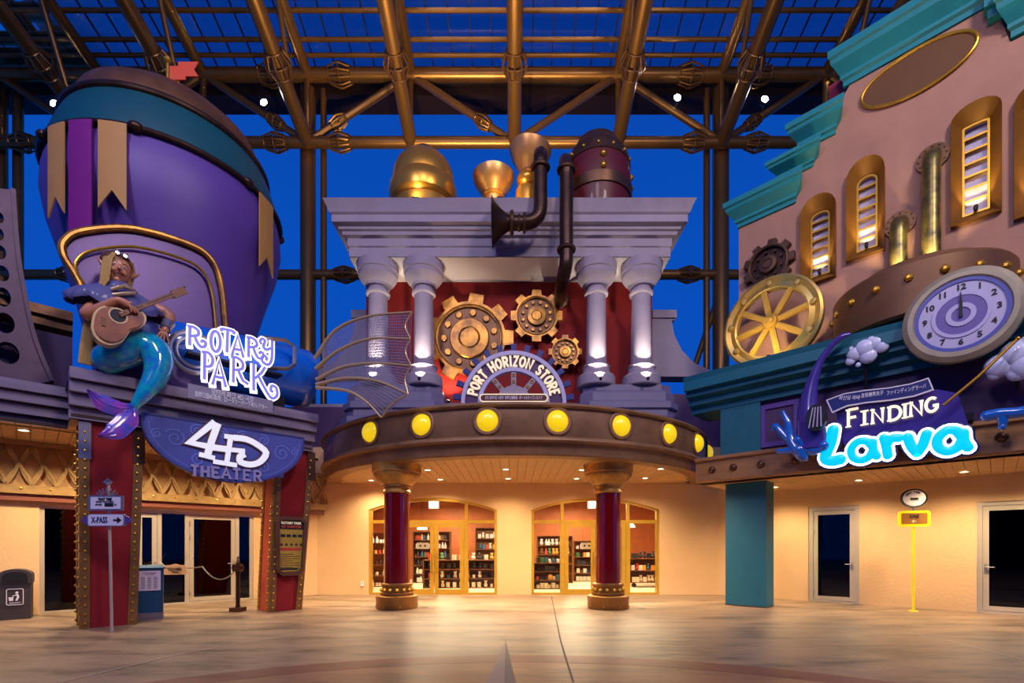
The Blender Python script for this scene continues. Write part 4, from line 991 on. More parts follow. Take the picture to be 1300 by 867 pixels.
obj('neck_ring', MB().torus((0, 0, .80), .30, .06, 28), 'dome_gold', th); obj('bell', MB().lathe([(.3, .4), (.28, .76), (.33, .9), (.5, 1.06), (.63, 1.26), (.67, 1.45), (.64, 1.48), (.6, 1.4), (.29, .9)], 40), 'bell_metal', th)
th = orn('golden_trumpet', 'tall golden trumpet with knobbed neck behind the bent pipe', 'horn', 670, 15.4, [(.36, 0), (.36, .5), (.4, .7), (.38, .9), (.22, 1.08)], 'dome_gold')
obj('knob', MB().sph((0, 0, 1.26), .36, 24, (1, 1, .8)), 'dome_gold', th); obj('bell', MB(Matrix.Translation((0, 0, 1.42)) @ Matrix.Rotation(.1, 4, 'Y')).lathe([(.2, 0), (.26, .12), (.42, .28), (.6, .56), (.68, .78), (.66, .82), (.4, .4)], 40), 'bell_metal', th)
# bent pipe with horn mouth
th = T('horn_pipe', 'dark bent pipe ending in a horn mouth before the lavender cornice', 'pipe', (.82, 14.15, 10.9)); L_ = lambda x, y, D=14.15: th.l(PB(x, y, D))
z_t = L_(686, 205).z; a_, b_ = L_(686, 262), L_(668, 282)
pts = [L_(686, 200, 14.9)+Vector((0, .3, 0)), L_(686, 196, 14.5), L_(686, 202), L_(686, 215), L_(686, 240), L_(686, 262), L_(683, 274), L_(675, 281), L_(664, 283), L_(652, 283)]
obj('tube', MB().tube(smooth_path(pts, 4), .20, 20), 'pipe', th, smooth=50)
m0 = L_(652, 283); M = Matrix.Translation(m0)
obj('horn_mouth', MB(M).lathe([(.2, .05), (.2, -.1), (.24, -.2), (.34, -.35), (.52, -.53), (.66, -.62), (.68, -.63), (.6, -.6), (.3, -.4)], 36, axis='x'), 'pipe', th, smooth=50)
for dx, R__, r_ in ((-.05, .27, .06), (.16, .2, .03), (.32, .23, .045)): obj('collar', MB(M).torus((dx, 0, 0), R__, r_, 28, 8, 'x'), 'bronze', th)
q = L_(686, 213); obj('collar', MB().torus(q, .23, .06, 28), 'bronze', th)
# long down pipe
th = T('down_pipe', 'long dark pipe running down over the cornice to the middle gear', 'pipe', (1.5, 14.2, 9.8)); L_ = lambda x, y, D=14.2: th.l(PB(x, y, D))
pts = [L_(718, 206, 15.4), L_(718, 205, 14.7), L_(719, 212), L_(719, 225), L_(719, 290), L_(719, 325), L_(718, 338, 14.25), L_(715, 352, 14.5), L_(712, 368, 15.2), L_(711, 380, 16.38)]
obj('tube', MB().tube(smooth_path(pts, 4), .2, 20), 'pipe', th, smooth=50)
for q in (L_(719, 216), L_(719, 317)): obj('collar', MB().torus(q, .23, .055, 28), 'bronze', th)
q = L_(711, 380, 16.36); obj('wall_flange', MB().lathe([(.2, -.1), (.3, -.08), (.33, 0), (.2, 0)], 28, q, 'y'), 'bronze', th)
# red barrel
th = T('red_barrel', 'dark red riveted barrel on the right of the portico roof', 'barrel', ((758-650)*15.7/614, 15.7, 12.02)); R_ = 1.06
pf = [(.92, 0), (1.0, .4), (1.07, .9), (1.08, 1.3), (1.03, 1.75)]
obj('barrel_body', MB().lathe(pf, 44), 'maroon', th); obj('top_dome', MB().lathe([(.93, 2.0), (.9, 2.2), (.75, 2.45), (.68, 2.52), (.66, 2.62), (.6, 2.66), (0, 2.68)], 40), 'bronze', th)
obj('upper_band', MB().lathe([(1.02, 1.72), (1.06, 1.74), (1.0, 2.06), (.95, 2.1)], 44), 'bronze', th); obj('lower_band', MB().lathe([(1.0, .70), (1.09, .70), (1.12, 1.0), (1.0, 1.01)], 44), 'bronze', th)
for k in range(14):
    a = 2*pi*k/14+.1; obj('stud', MB().sph((1.04*cos(a), 1.04*sin(a), 1.9), .055, 8), 'gold', th)
for z in (1.15, 1.5): obj('boss', MB().sph((0, -1.08, z), .1, 12), 'gold', th); obj('boss', MB().sph((1.08, -.1, z), .09, 12), 'gold', th)
# roof floodlights (real fixtures on the portico roof, shining up at the steelwork)
for x, lb in ((-4.2, 'left'), (-1.6, 'middle'), (2.2, 'right')):
    th = T('roof_floodlight', 'floodlight lying on the portico roof behind the ornaments, %s one' % lb, 'light', (x, 17.2, 12.02)); obj('housing', MB().box(-.2, .2, -.12, .12, 0, .2), 'black_metal', th); obj('lens', MB().box(-.18, .18, -.1, .1, .2, .21), 'lamp_on', th)
    lamp('SPOT', (0, 0, .3), (0, 2.5, 12), 4800 if lb != 'right' else 3200, (1, .70, .36), .2, 110, .9, th.o)
th = T('roof_floodlight', 'low floodlight on the portico roof before the golden dome', 'light', (-2.9, 14.6, 12.02)); obj('housing', MB().box(-.1, .1, -.08, .08, 0, .12), 'black_metal', th); obj('lens', MB().box(-.08, .08, -.07, .07, .12, .125), 'lamp_on', th)
lamp('SPOT', (.0, 0, .2), (.1, 1.0, 1.0), 60, (1, .7, .3), .1, 150, .9, th.o)
th = T('roof_floodlight', 'low floodlight on the portico roof before the golden funnel', 'light', (-.35, 14.6, 12.02)); obj('housing', MB().box(-.1, .1, -.08, .08, 0, .12), 'black_metal', th); obj('lens', MB().box(-.08, .08, -.07, .07, .12, .125), 'lamp_on', th)
lamp('SPOT', (.0, 0, .2), (.3, 1.0, 1.4), 90, (1, .7, .35), .1, 150, .9, th.o)
# ================================================================ LEFT BUILDING
def lthing(name, label, cat, x, z, c, group=None, rz=None):
    p = PL(x, 700, c); p.z = z; return T(name, label, cat, p, 'L', rz, group)
ZS2 = 4.1
# stepped lavender fascia, two runs
FP_ = [(0, 0), (-.03, .03), (-.03, .22), (0, .24), (-.16, .25), (-.16, .44), (-.13, .46), (-.28, .47), (-.28, .66), (-.25, .68), (-.36, .69), (-.36, .90)]
def fascia(label, xa, xb, c, z0, sc=1.0, back=2.0):
    pr = [(c+.36*sqrt(2)+y*sqrt(2)-.0, z0+z*sc) for y, z in FP_]+[(c+back, z0+.90*sc), (c+back, z0)]
    th, b, p, L_ = long_prof('stepped_fascia', label, 'fascia', xa, xb, pr, '', side='L')
    # separate boards
    names = [FP_[0:4], FP_[4:7], FP_[7:10], FP_[10:12]]
    obj('core', MB().box(.02, L_-.02, .12, .12+.3, z0+.02, z0+.88*sc), 'purple_dark', th)
    for i, (y, za, zb) in enumerate(((0, 0, .21), (-.14, .235, .445), (-.26, .47, .67), (-.36, .695, .90))):
        obj('board', MB().box(0, L_, y, .12, z0+za*sc, z0+zb*sc), 'lav_wood', th, smooth=0)
    obj('top_deck', MB().box(0, L_, .12, back/sqrt(2)+.2, z0+.80*sc, z0+.88*sc), 'purple_dark', th)
    return th, L_
fascia('stepped weathered fascia boards over the red pillars, carrying the guitar player', 87, 397, 17.3, ZS2)
fascia('stepped weathered fascia boards at the far left edge of the photo', -190, 108, 19.5, ZS2, .95)
# end caps seen beside the step
# soffits with boards
pA = PL(-190, 700, 19.7); pA.z = 0; pB = PL(404, 700, 19.7)
LL = (pB-pA).length if True else 0; LL = Vector((pB.x-pA.x, pB.y-pA.y, 0)).length
sf = struct('ceiling_left_soffit', MB().box(0, LL, .0, (23-19.7)/sqrt(2), ZS2+.03, ZS2+.09), 'dark_beam', 'L', pA)
n_ = int(LL/.22)
for i in range(n_): obj('soffit_board', MB().box(i*.22+.005, i*.22+.215, .02, (23-19.7)/sqrt(2)-.02, ZS2, ZS2+.03), 'soffit', sf, smooth=0)
pC = PL(90, 700, 17.8); pC.z = 0; pD = PL(396, 700, 17.8); L2 = Vector((pD.x-pC.x, pD.y-pC.y, 0)).length
sf2 = struct('ceiling_left_porch', MB().box(0, L2, .0, (19.7-17.8)/sqrt(2), ZS2+.03, ZS2+.09), 'dark_beam', 'L', pC)
for i in range(int(L2/.22)): obj('soffit_board', MB().box(i*.22+.005, i*.22+.215, .02, (19.7-17.8)/sqrt(2)-.01, ZS2, ZS2+.03), 'soffit', sf2, smooth=0)
for (x, y, c, lb) in ((30, 538, 20.6, 'downlight in the left soffit near the left edge of the photo'), (215, 560, 20.8, 'downlight over the glass entrance, hidden by the blue half-round sign'), (320, 570, 21, 'downlight in the left soffit above the right red pillar'), (118, 545, 20.8, 'downlight in the left soffit above the left red pillar')):
    p_ = PL(x, y, c); p_.z = ZS2-.005; downlight(p_, lb, 'downlights of the left soffit', 85, k=5.5)
# entrance beam and lattice
pE = PL(-120, 700, 22.85); pE.z = 0; pF = PL(416, 700, 22.85); L3 = Vector((pF.x-pE.x, pF.y-pE.y, 0)).length
lt = T('lattice_frieze', 'ornamental bronze lattice band over the glass doors on the left', 'lattice', pE, 'L')
obj('top_rail', MB().box(0, L3, -.14, .08, 3.98, 4.09), 'wood_beam', lt); obj('bottom_rail', MB().box(0, L3, -.14, .06, 2.86, 3.06), 'lattice', lt)
obj('lower_trim', MB().box(0, L3, -.06, .08, 2.70, 2.86), mat('trim_brown', '#7a4030', .5), lt)
s = MB()
for k in range(int(L3/.5)): s.sph((k*.5+.2, -.15, 2.98), .025, 6)
obj('studs', s, 'gold', lt, kind='stuff')
per = .42; amp = .30
nrib = 6
for r in range(nrib):
    ph = 2*pi*r/nrib*1.0
    pts = []
    # vertical weaving strips: every period repeats crossing strips
zc_, hh = 3.52, .46
k = 0; x = 0
while x < L3-.2:
    for sgn in (-1, 1):
        for dx in (0, .21):
            pts = [(x+dx+.2+sgn*.18*sin(pi*t/10)-sgn*.0, zc_-hh+2*hh*t/10) for t in range(11)]
            if dx: pts = [(x+dx+.2+sgn*.20*cos(pi*t/10)*1, zc_-hh+2*hh*t/10) for t in range(11)]
            obj('lattice_strip', MB().ribbon(pts, .05, -.12-.03*(sgn > 0), -.05-.02*(sgn > 0)), 'lattice', lt, smooth=0)
    x += per
struct('wall_lattice_backing', MB().box(0, L3, .04, .09, 3.0, 4.08), mat('lattice_back', '#c8a074', .8), 'L', pE)
# red pillars
def pillar(xa, xb, lb, D, off, side_m, zt=4.1, wt=.12, rivx=None):
    c = 17.95; p = PL(xa, 700, c); p.z = 0; q = PL(xb, 700, c); w = Vector((q.x-p.x, q.y-p.y, 0)).length
    th = T('red_pillar', lb, 'pillar', p, 'L', group='red riveted pillars of the theatre entrance'); d = .8
    x0t, x1t = off, w+off+wt
    obj('body', MB().hexa([(.02, .02, 0), (w-.02, .02, 0), (w-.02, d-.02, 0), (.02, d-.02, 0), (x0t+.02, .02, zt), (x1t-.02, .02, zt), (x1t-.02, d-.02, zt), (x0t+.02, d-.02, zt)]), 'pillar_red', th)
    obj('side_panel', MB().hexa([(0.0, .14, 0), (.02, .14, 0), (.02, d-.1, 0), (0, d-.1, 0), (x0t, .14, zt), (x0t+.02, .14, zt), (x0t+.02, d-.1, zt), (x0t, d-.1, zt)]), side_m, th)
    s = .14
    def strip(a0, a1, b0, b1, y0, y1): return MB().hexa([(a0, y0, 0), (a1, y0, 0), (a1, y1, 0), (a0, y1, 0), (b0, y0, zt), (b1, y0, zt), (b1, y1, zt), (b0, y1, zt)])
    obj('corner_strip', strip(-.02, s, x0t-.02, x0t+s, -.02, .05), 'bronze_light', th); obj('corner_strip', strip(w-s, w+.02, x1t-s, x1t+.02, -.02, .05), 'bronze_light', th)
    obj('corner_strip', strip(-.02, .0, x0t-.02, x0t, .05, .14), 'bronze_light', th); obj('corner_strip', strip(-.02, .02, x0t-.02, x0t+.02, d-.12, d+.02), 'bronze_light', th)
    n = 22
    for k in range(n):
        z = .1+k*(zt-.15)/n; t = z/zt
        for xx, yy in ((x0t*t+s/2, -.03), (w-s/2+(x1t-w)*t, -.03), (x0t*t-.03, .09), (x0t*t-.03, d-.05)):
            b = MB().sph((xx, yy, z), .026, 6)
            if 'rv' not in globals(): pass
            ro = bpy.data.objects.new('rivet', RIV); COL.objects.link(ro); ro.parent = th.o; ro.location = (xx, yy, z)
    return th, w
RIV = _mesh('rivet', MB().sph((0, 0, 0), .027, 8), 'gold')
P1, w1 = pillar(102, 172.5, 'left red riveted pillar, behind the wait time sign', 0, 0, 'bronze_light')
P2, w2 = pillar(341.5, 382, 'right red riveted pillar, carrying the framed yellow poster', 0, .18, mat('orange_side', '#b8452c', .5, var=.15), wt=.15)
for (th, w, off, wt) in ((P1, w1, 0, .12), (P2, w2, .18, .15)):
    obj('corner_plate', MB().box(off-.03, off+.16, -.035, .05, 3.35, 4.08), 'sill_metal', th); obj('corner_plate', MB().box(w+off+wt-.17, w+off+wt+.03, -.035, .05, 3.35, 4.08), 'bronze', th)
# poster on right pillar
po = T('framed_poster', 'yellow theatre notice in a brown octagonal frame on the right pillar', 'poster', PL(348, 700, 17.9)*1.0, 'L'); po.o.location.z = 1.2; po.p.z = 1.2
q0 = po.px(349, 695, 17.9); u0 = po.px(349, 700, 17.9).x; u1 = po.px(388, 700, 17.9).x
zb = PL(355, 731, 17.9).z-1.2; zt_ = PL(370, 656, 17.9).z-1.2
def octa(x0, x1, z0, z1, c, tp=0): return [(x0+c, z0), (x1-c-tp, z0), (x1-tp, z0+c), (x1, z1-c), (x1-c, z1), (x0+c, z1), (x0, z1-c), (x0, z0+c)]
obj('frame', MB().prism(octa(u0, u1, zb, zt_, .14, .08), -.12, -.01, [octa(u0+.08, u1-.08, zb+.09, zt_-.09, .08, .07)]), 'frame_brown', po)
obj('sheet', MB().prism(octa(u0+.07, u1-.07, zb+.08, zt_-.08, .08, .07), -.05, -.02), 'poster', po)
um = (u0+u1)/2; hw = (u1-u0)/2
obj('title_band', MB().box(u0+.09, u1-.09, -.06, -.05, zt_-.32, zt_-.1), 'ink', po)
text(po, 'ROTARY PARK', .09, um, -.063, zt_-.165, 'letter_cream', .002, .001, hw*1.3); text(po, '4D THEATER', .09, um, -.063, zt_-.26, 'orange', .002, .001, hw*1.3)
for k in range(4): obj('picture', MB().box(um-.26+k*.14, um-.15+k*.14, -.055, -.05, zt_-.52, zt_-.45), 'ink', po, smooth=0)
for k in range(5): obj('picture', MB().prism(circ(um-.24+k*.12, zt_-.71, .035, n=10), -.055, -.05), 'frame_brown', po, smooth=0)
obj('notice_bar', MB().box(um-.3, um+.24, -.055, -.05, zt_-.86, zt_-.79), 'prod0', po)
b = MB()
for k in range(9): b.box(um-.27, um+(.2 if k % 3 else .05), -.054, -.05, zt_-.96-.055*k, zt_-.945-.055*k)
obj('print_lines', b, 'frame_brown', po, kind='stuff')
obj('print_line', MB().box(um-.27, um+.15, -.054, -.05, zb+.14, zb+.19), 'ink', po)
# half round 4D sign
fd = lthing('half_round_sign', 'blue half-round hanging sign reading 4D THEATER under the left fascia', 'sign', 282, 3.0, 17.05); S4 = lambda x, y: fd.xz(x, y, 17.05)
a_ = S4(181, 522); b_ = S4(385, 552); ztop = 1.6+(HOR-524)*PL(181, 700, 17.05).y/FPX-3.0
cx = (a_[0]+b_[0])/2; rxx = (b_[0]-a_[0])/2; bot = S4(303, 612)[1]; rz_ = ztop-bot-.12
outl = [(cx-rxx, ztop), (cx-rxx, ztop-.14)]+[(cx-rxx*cos(pi*k/32), ztop-.14-(rz_-.02)*sin(pi*k/32)) for k in range(1, 32)]+[(cx+rxx, ztop-.14), (cx+rxx, ztop)]
obj('board', MB().prism(outl, 0, .12), 'blue_sign', fd); obj('edge', MB().ribbon(outl+[outl[0]], .035, -.015, .13), mat('sign_edge', '#3a3f80', .4), fd)
ins = [(cx+(x-cx)*.94, ztop-(ztop-z)*.93-.01) for x, z in outl]; obj('border_line', MB().ribbon(ins[1:-1], .02, -.008, .0), 'blue_scroll', fd)
def spiral(cx_, cz_, r, a0, turns, sgn=1, n=26): return [(cx_+r*(1-.85*k/n)*cos(a0+sgn*turns*2*pi*k/n), cz_+r*(1-.85*k/n)*sin(a0+sgn*turns*2*pi*k/n)) for k in range(n+1)]
for fx, fz_, r, a0, sg_ in ((-.66, .34, .2, 2.6, -1), (.68, .36, .2, .5, 1), (-.40, .66, .15, 0, 1), (.42, .66, .15, 3, -1), (-.42, .16, .13, 1, 1), (-.12, .14, .12, 2, -1), (.14, .14, .12, 1, 1), (.42, .16, .13, 2, -1), (-.86, .3, .1, 1, 1), (.86, .3, .1, 2, -1), (-.22, .80, .09, 1, 1), (.24, .82, .09, 2, -1)):
    o1 = spiral(cx+fx*rxx, ztop-fz_*(rz_+.14), r, a0, 1.6, sg_); obj('scroll', MB().ribbon(o1, .028, -.01, .0), 'blue_scroll', fd, smooth=0)
# 4D characters (drawn in the board plane)
sheen = 'sign_white_soft'; mat(sheen, '#f2f6ff', .3, emit=.45)
def P4(x, y): return S4(x, y)
four = [[(272, 536), (240, 562), (268, 568), (290, 571)], [(276, 538), (268, 560), (262, 580)], [(252, 577), (272, 582)]]
dee = [[(284, 554), (299, 556)], [(292, 556), (287, 588)], [(270, 586), (300, 591)], [(296, 556), (312, 558), (326, 565), (337, 575), (330, 586), (318, 590), (305, 587), (304, 580), (310, 577)], [(280, 570), (310, 573)]]
for grp, nm in ((four, 'numeral'), (dee, 'letter')):
    for y0, w_, m_ in ((-.03, .19, 'frame_brown'), (-.06, .13, sheen)):
        mb = MB()
        for s_ in grp:
            thick = 1.0 if len(s_) != 2 else .75
            q = [P4(*a) for a in s_]; q = [(v.x, v.y) for v in smooth_path([Vector((a, b, 0)) for a, b in q], 3)] if len(s_) > 4 else q
            if len(s_) == 4: q = q[:2]+q[2:]
            mb.ribbon(q, w_*thick, y0-random.random()*.002, y0+.03)
        obj(nm, mb, m_, fd)
xs = [(244, 254), (257, 266), (269, 276), (279, 290), (293, 301), (304, 313), (316, 326), (328, 334)]
tt = 'THEATER'; x0_, x1_ = 241, 334
for k, ch in enumerate(tt):
    xa = x0_+(x1_-x0_)*k/7; wpx = 11.0
    def M2(p, xa=xa, wpx=wpx, ch=ch):
        xx = xa+wpx*p[0]/SF[ch][0]; yb = 606+.085*(xx-241) if False else 603.5+(xx-241)*.085; return S4(xx, yb-12.5*p[1])
    obj('letter', letter(ch, M2, .052, -.05, -.0, .14, .022), mat('letter_lav', '#a9a0c4', .4, .3), fd)
# hangers
# small plaque with raised writing
pq = lthing('name_plaque', 'grey metal plaque with raised writing under the neon lettering', 'plaque', 292, 4.3, 16.6); SP = lambda x, y: pq.xz(x, y, 16.6)
q_ = [SP(238.5, 487), SP(346.5, 508), SP(346.5, 524), SP(238.5, 505)]; zt1 = (q_[0][1]+q_[1][1])/2; zb1 = (q_[2][1]+q_[3][1])/2
obj('plate', MB().box(q_[0][0], q_[1][0], .0, .04, zb1, zt1), mat('plaque_grey', '#8a8496', .5, .2), pq)
ww = q_[1][0]-q_[0][0]; mx_ = (q_[1][0]+q_[0][0])/2
text(pq, '로터리 파크 4D 극장', .15, mx_, -.008, zt1-.09, 'white', .01, .002, ww*.5); text(pq, '旋转公园4D影院 · ロータリーパーク4Dシアター', .13, mx_, -.008, zb1+.09, 'white', .01, .002, ww*.85)
# blue cylinder sign body
bc = lthing('blue_tank', 'glossy blue tank carrying the white neon lettering', 'tank', 300, 5.0, 17.6); q1 = bc.px(205, 700, 17.6).x; q2 = bc.px(401, 700, 17.6).x
M = Matrix.Translation((0, .5, 1.04))
for xx in (q1+.6, q2-1.0): obj('cradle', MB().box(xx, xx+.3, .2, .8, -.05, .5), 'black_metal', bc)
prof = [(0, q1-.05), (.50, q1), (.60, q1+.1), (.66, q1+1.2), (.74, q2-.35), (.75, q2-.12), (.70, q2-.02), (.66, q2), (0, q2)]
obj('tank_body', MB(M).lathe(prof, 40, axis='x'), 'blue', bc)
# scroll and handle on tank
fr = lambda x, y, c=16.95: bc.px(x, y, c)
o0 = fr(246, 447); sw = MB()
for R__ in (.42, .30): sw.tube([(o0.x+R__*cos(2*pi*k/40), o0.y+.05, o0.z+R__*sin(2*pi*k/40)) for k in range(41)], .055 if R__ > .4 else .035, 8, caps=False)
obj('scroll_ring', sw, 'sill_metal', bc)
hd = MB(); hp = [fr(330, 428), fr(363, 432), fr(374, 440), fr(374, 462), fr(366, 468), fr(340, 467)]; hd.tube(hp, .05, 4); obj('bracket_loop', hd, 'sill_metal', bc)
# neon lettering ROTARY PARK
ns = lthing('neon_lettering', 'white neon lettering reading ROTARY PARK on the blue tank', 'sign', 300, 5.2, 16.75); SN = lambda x, y: ns.xz(x, y, 16.75)
SW = {'R': [[(.1, 0), (.12, 1)], [(0, 1), (.3, 1), (.52, .86), (.5, .62), (.12, .5)], [(.34, .54), (.5, .2), (.66, .04), (.84, .1), (.88, .3), (.74, .38), (.66, .26)]],
 'O': [arc(.38, .5, .3, .5, 90, 450, 14)],
 'T': [[(.32, 0), (.36, 1)], [(.02, .9), (.04, 1.02), (.68, 1.0), (.7, .88)]],
 'A': [[(.06, 0), (.36, 1.02), (.66, 0)], [(.16, .34), (.56, .34)]],
 'P': [[(.14, 0), (.16, 1)], [(0, 1), (.36, 1.02), (.58, .82), (.5, .56), (.16, .48)]],
 'r': [[(.1, 0), (.12, 1)], [(0, 1), (.3, 1), (.5, .84), (.46, .6), (.12, .5)], [(.3, .54), (.5, .15), (.74, .04)]],
 'K': [[(.14, 0), (.14, 1)], [(.66, .96), (.5, .72), (.2, .46)], [(.36, .56), (.66, .14), (.95, -.16), (1.2, -.02), (1.16, .26), (.96, .3), (.92, .12), (1.04, .1)]],
 'Y': [[(.1, .72), (.0, .86), (.12, 1.02), (.28, .94), (.2, .62), (.36, .48), (.66, .62)], [(.7, 1.02), (.68, .1), (.5, -.28), (.18, -.22), (.1, .02), (.28, .14), (.4, 0), (.3, -.06)]]}
lay = [('R', 238, 438, 26, 24), ('O', 266, 445, 20, 26), ('T', 281, 446, 22, 28), ('A', 293, 451, 24, 26), ('R', 313, 453, 24, 25), ('Y', 330, 454, 22, 24),
       ('P', 256, 481, 24, 34), ('A', 268, 488, 28, 32), ('r', 293, 485, 30, 32), ('K', 318, 495, 28, 34)]
for ch, x, yb, w_, h_ in lay:
    mb = MB(); mb2 = MB()
    for s_ in SW[ch]:
        q = [SN(x+w_*a, yb-h_*b+.19*w_*a) for a, b in s_]
        q = smooth_path([Vector((a, b, 0)) for a, b in q], 3) if len(s_) > 3 else [Vector((a, b, 0)) for a, b in q]
        mb.ribbon([(v.x, v.y) for v in q], .12, .0, .05); mb2.ribbon([(v.x, v.y) for v in q], .058, -.012, .0)
        if len(s_) <= 3 and ch not in 'O':
            for e in (s_[0], s_[-1]):
                if e[1] < .05: a = SN(x+w_*(e[0]-.15), yb-h_*e[1]+.19*w_*e[0]); b = SN(x+w_*(e[0]+.17), yb-h_*e[1]+.19*w_*(e[0]+.2)); mb.ribbon([a, b], .1, -.002, .05)
    o = obj('letter', mb, 'neon_white', ns); obj('inner_line', mb2, 'neon_mid', o)
# supports for the neon letters
obj('letter_bracket', MB().box(-.9, 1.0, .05, .4, .45, .5), 'black_metal', ns)
# bat wing
bw = lthing('bat_wing', 'bat-like mechanical wing of pale ribs and wire net beside the blue tank', 'wing', 402, 4.9, 16.4, rz=.55)
Wp = lambda x, y, d=11.6: bw.l(PB(x, y, d-(x-400)*.006))
ribs = [[(400, 455), (425, 420), (465, 402), (523, 396)], [(401, 468), (430, 445), (470, 430), (521, 430)], [(402, 482), (435, 466), (475, 461), (522, 464)], [(402, 488), (440, 480), (480, 484), (518, 500)], [(402, 492), (440, 496), (465, 510), (484, 530)]]
RP = [smooth_path([Wp(*p) for p in r], 6) for r in ribs]
for r in RP:
    n_ = len(r); obj('rib', MB().tube(r, [.05-.03*i/(n_-1) for i in range(n_)], 8), 'wing_rib', bw, smooth=60)
for a, b in zip(RP, RP[1:]):
    e0, e1 = a[-1], b[-1]; mid = (e0+e1)/2+((a[-5]-a[-1])+(b[-5]-b[-1]))*.10
    ed = smooth_path([e0, mid, e1], 6); obj('edge_rib', MB().tube(ed, .018, 6), 'wing_rib', bw)
    net = MB(); n_ = len(a)
    nw = 9
    for k in range(1, nw):
        t = k/nw
        line = [a[i].lerp(b[i], t) for i in range(2, n_)]
        f = 4*t*(1-t)*.10; line[-1] = line[-1].lerp(line[-4], f*3) if len(line) > 4 else line[-1]
        net.tube(line, .008, 3, caps=False)
    for i in range(2, n_):
        for s_ in (0, .5):
            if i+1 < n_ or s_ == 0:
                j = min(i+1, n_-1); p = a[i].lerp(a[j], s_); q = b[i].lerp(b[j], s_); net.tube([p, q], .008, 3, caps=False)
        if i+1 < n_:
            for s_ in (.25, .75): p = a[i].lerp(a[i+1], s_); q = b[i].lerp(b[i+1], s_); net.tube([p, q], .008, 3, caps=False)
    obj('wire_net', net, 'mesh_wire', bw, kind='stuff')
# throne-like gold rimmed shell
shl = lthing('gold_rimmed_shell', 'gold rimmed oval shell seat behind the guitar player', 'seat', 190, 4.98, 17.75)
SS_ = lambda x, y, c=17.75: shl.px(x, y, c)
pts = smooth_path([SS_(x, y) for x, y in ((122, 460), (104, 370), (80, 325), (84, 305), (110, 294), (170, 292), (240, 312), (268, 332), (280, 365), (286, 420))], 6)
pt0 = [(v.x, v.z) for v in pts]; inn = [(v.x+(1.0-v.x)*.12, v.z+(.0-v.z)*.10) for v in pts]
obj('shell_back', MB().prism(pt0+[(pt0[-1][0], 0), (pt0[0][0], 0)], .0, .18), mat('shell_in', '#4c2f70', .35, .3, var=.2), shl)
obj('gold_rim', MB().tube([(x, -.05, z) for x, z in pt0], .07, 10), 'antique_gold', shl); obj('inner_rim', MB().tube([(x*.86, -.10, z*.88) for x, z in pt0], .03, 8), 'gold', shl)
# purple barrel building
bb = T('purple_tower', 'huge bulging purple barrel tower with teal band and bronze lid', 'tower', (-8.8, 12.6, 4.9)); RBk = 2.5
def bp_(z): return z-4.9
body = [(1.45, bp_(4.92)), (1.55, bp_(5.6)), (1.72, bp_(6.6)), (1.9, bp_(7.4)), (2.12, bp_(8.2)), (2.4, bp_(9.1)), (2.5, bp_(9.7)), (2.48, bp_(10.1)), (2.42, bp_(10.4))]
bb.o.location = (-8.75, 12.5, 4.9); bb.p = Vector(bb.o.location)
obj('barrel_body', MB().lathe(body, 72), 'purple', bb, smooth=40)
obj('teal_band', MB().lathe([(2.42, bp_(10.4)), (2.46, bp_(10.45)), (2.40, bp_(10.8)), (2.25, bp_(11.25)), (2.15, bp_(11.5))], 72), 'teal_band', bb, smooth=40)
obj('pipe_ring', MB().torus((0, 0, bp_(10.42)), 2.5, .055, 72, 10), 'pipe', bb); obj('upper_ring', MB().torus((0, 0, bp_(11.52)), 2.16, .075, 72, 10), 'pipe', bb)
def rad(z):
    for (r0, z0), (r1, z1) in zip(body, body[1:]):
        if z0 <= z <= z1: return r0+(r1-r0)*(z-z0)/(z1-z0)
    return body[-1][0]
def tower_px(x, zz_):   # (zz_ = 0: the cylinder on which the banners hang)   # angle at which pixel column x meets the tower at height zz_
    C_ = Vector((bb.p.x, bb.p.y)); r = 2.55 if zz_ == 0 else rad(zz_)+.05; d = Vector((ks(x), 1)).normalized(); b_ = d.dot(C_); disc = r*r-(C_.length_squared-b_*b_)
    t = b_-sqrt(max(0, disc)); p = d*t-C_; return math.atan2(p.y, p.x)
RJ = tower_px(173, bp_(10.38))
for k in range(7):
    a = RJ+2*pi*k/7; obj('ring_joint', MB(Matrix.Translation((2.5*cos(a), 2.5*sin(a), bp_(10.42))) @ Matrix.Rotation(a+pi/2, 4, 'Z')).sph((0, 0, 0), .12, 14, (1.25, 1, .9)), 'pipe', bb)
obj('lid', MB().lathe([(2.12, bp_(11.5)), (2.02, bp_(11.62)), (2.0, bp_(11.92)), (1.9, bp_(12.15)), (1.6, bp_(12.42)), (1.1, bp_(12.6)), (0, bp_(12.65))], 60), mat('lid_bronze', '#7a5030', .4, .5, var=.3), bb, smooth=25)
obj('bracket_arm', MB().tube(smooth_path([(-2.52, -.3, bp_(10.42)), (-2.62, -.25, bp_(10.2)), (-2.6, -.3, bp_(9.7)), (-2.5, -.4, bp_(9.3))], 4), .06, 10), 'pipe', bb)
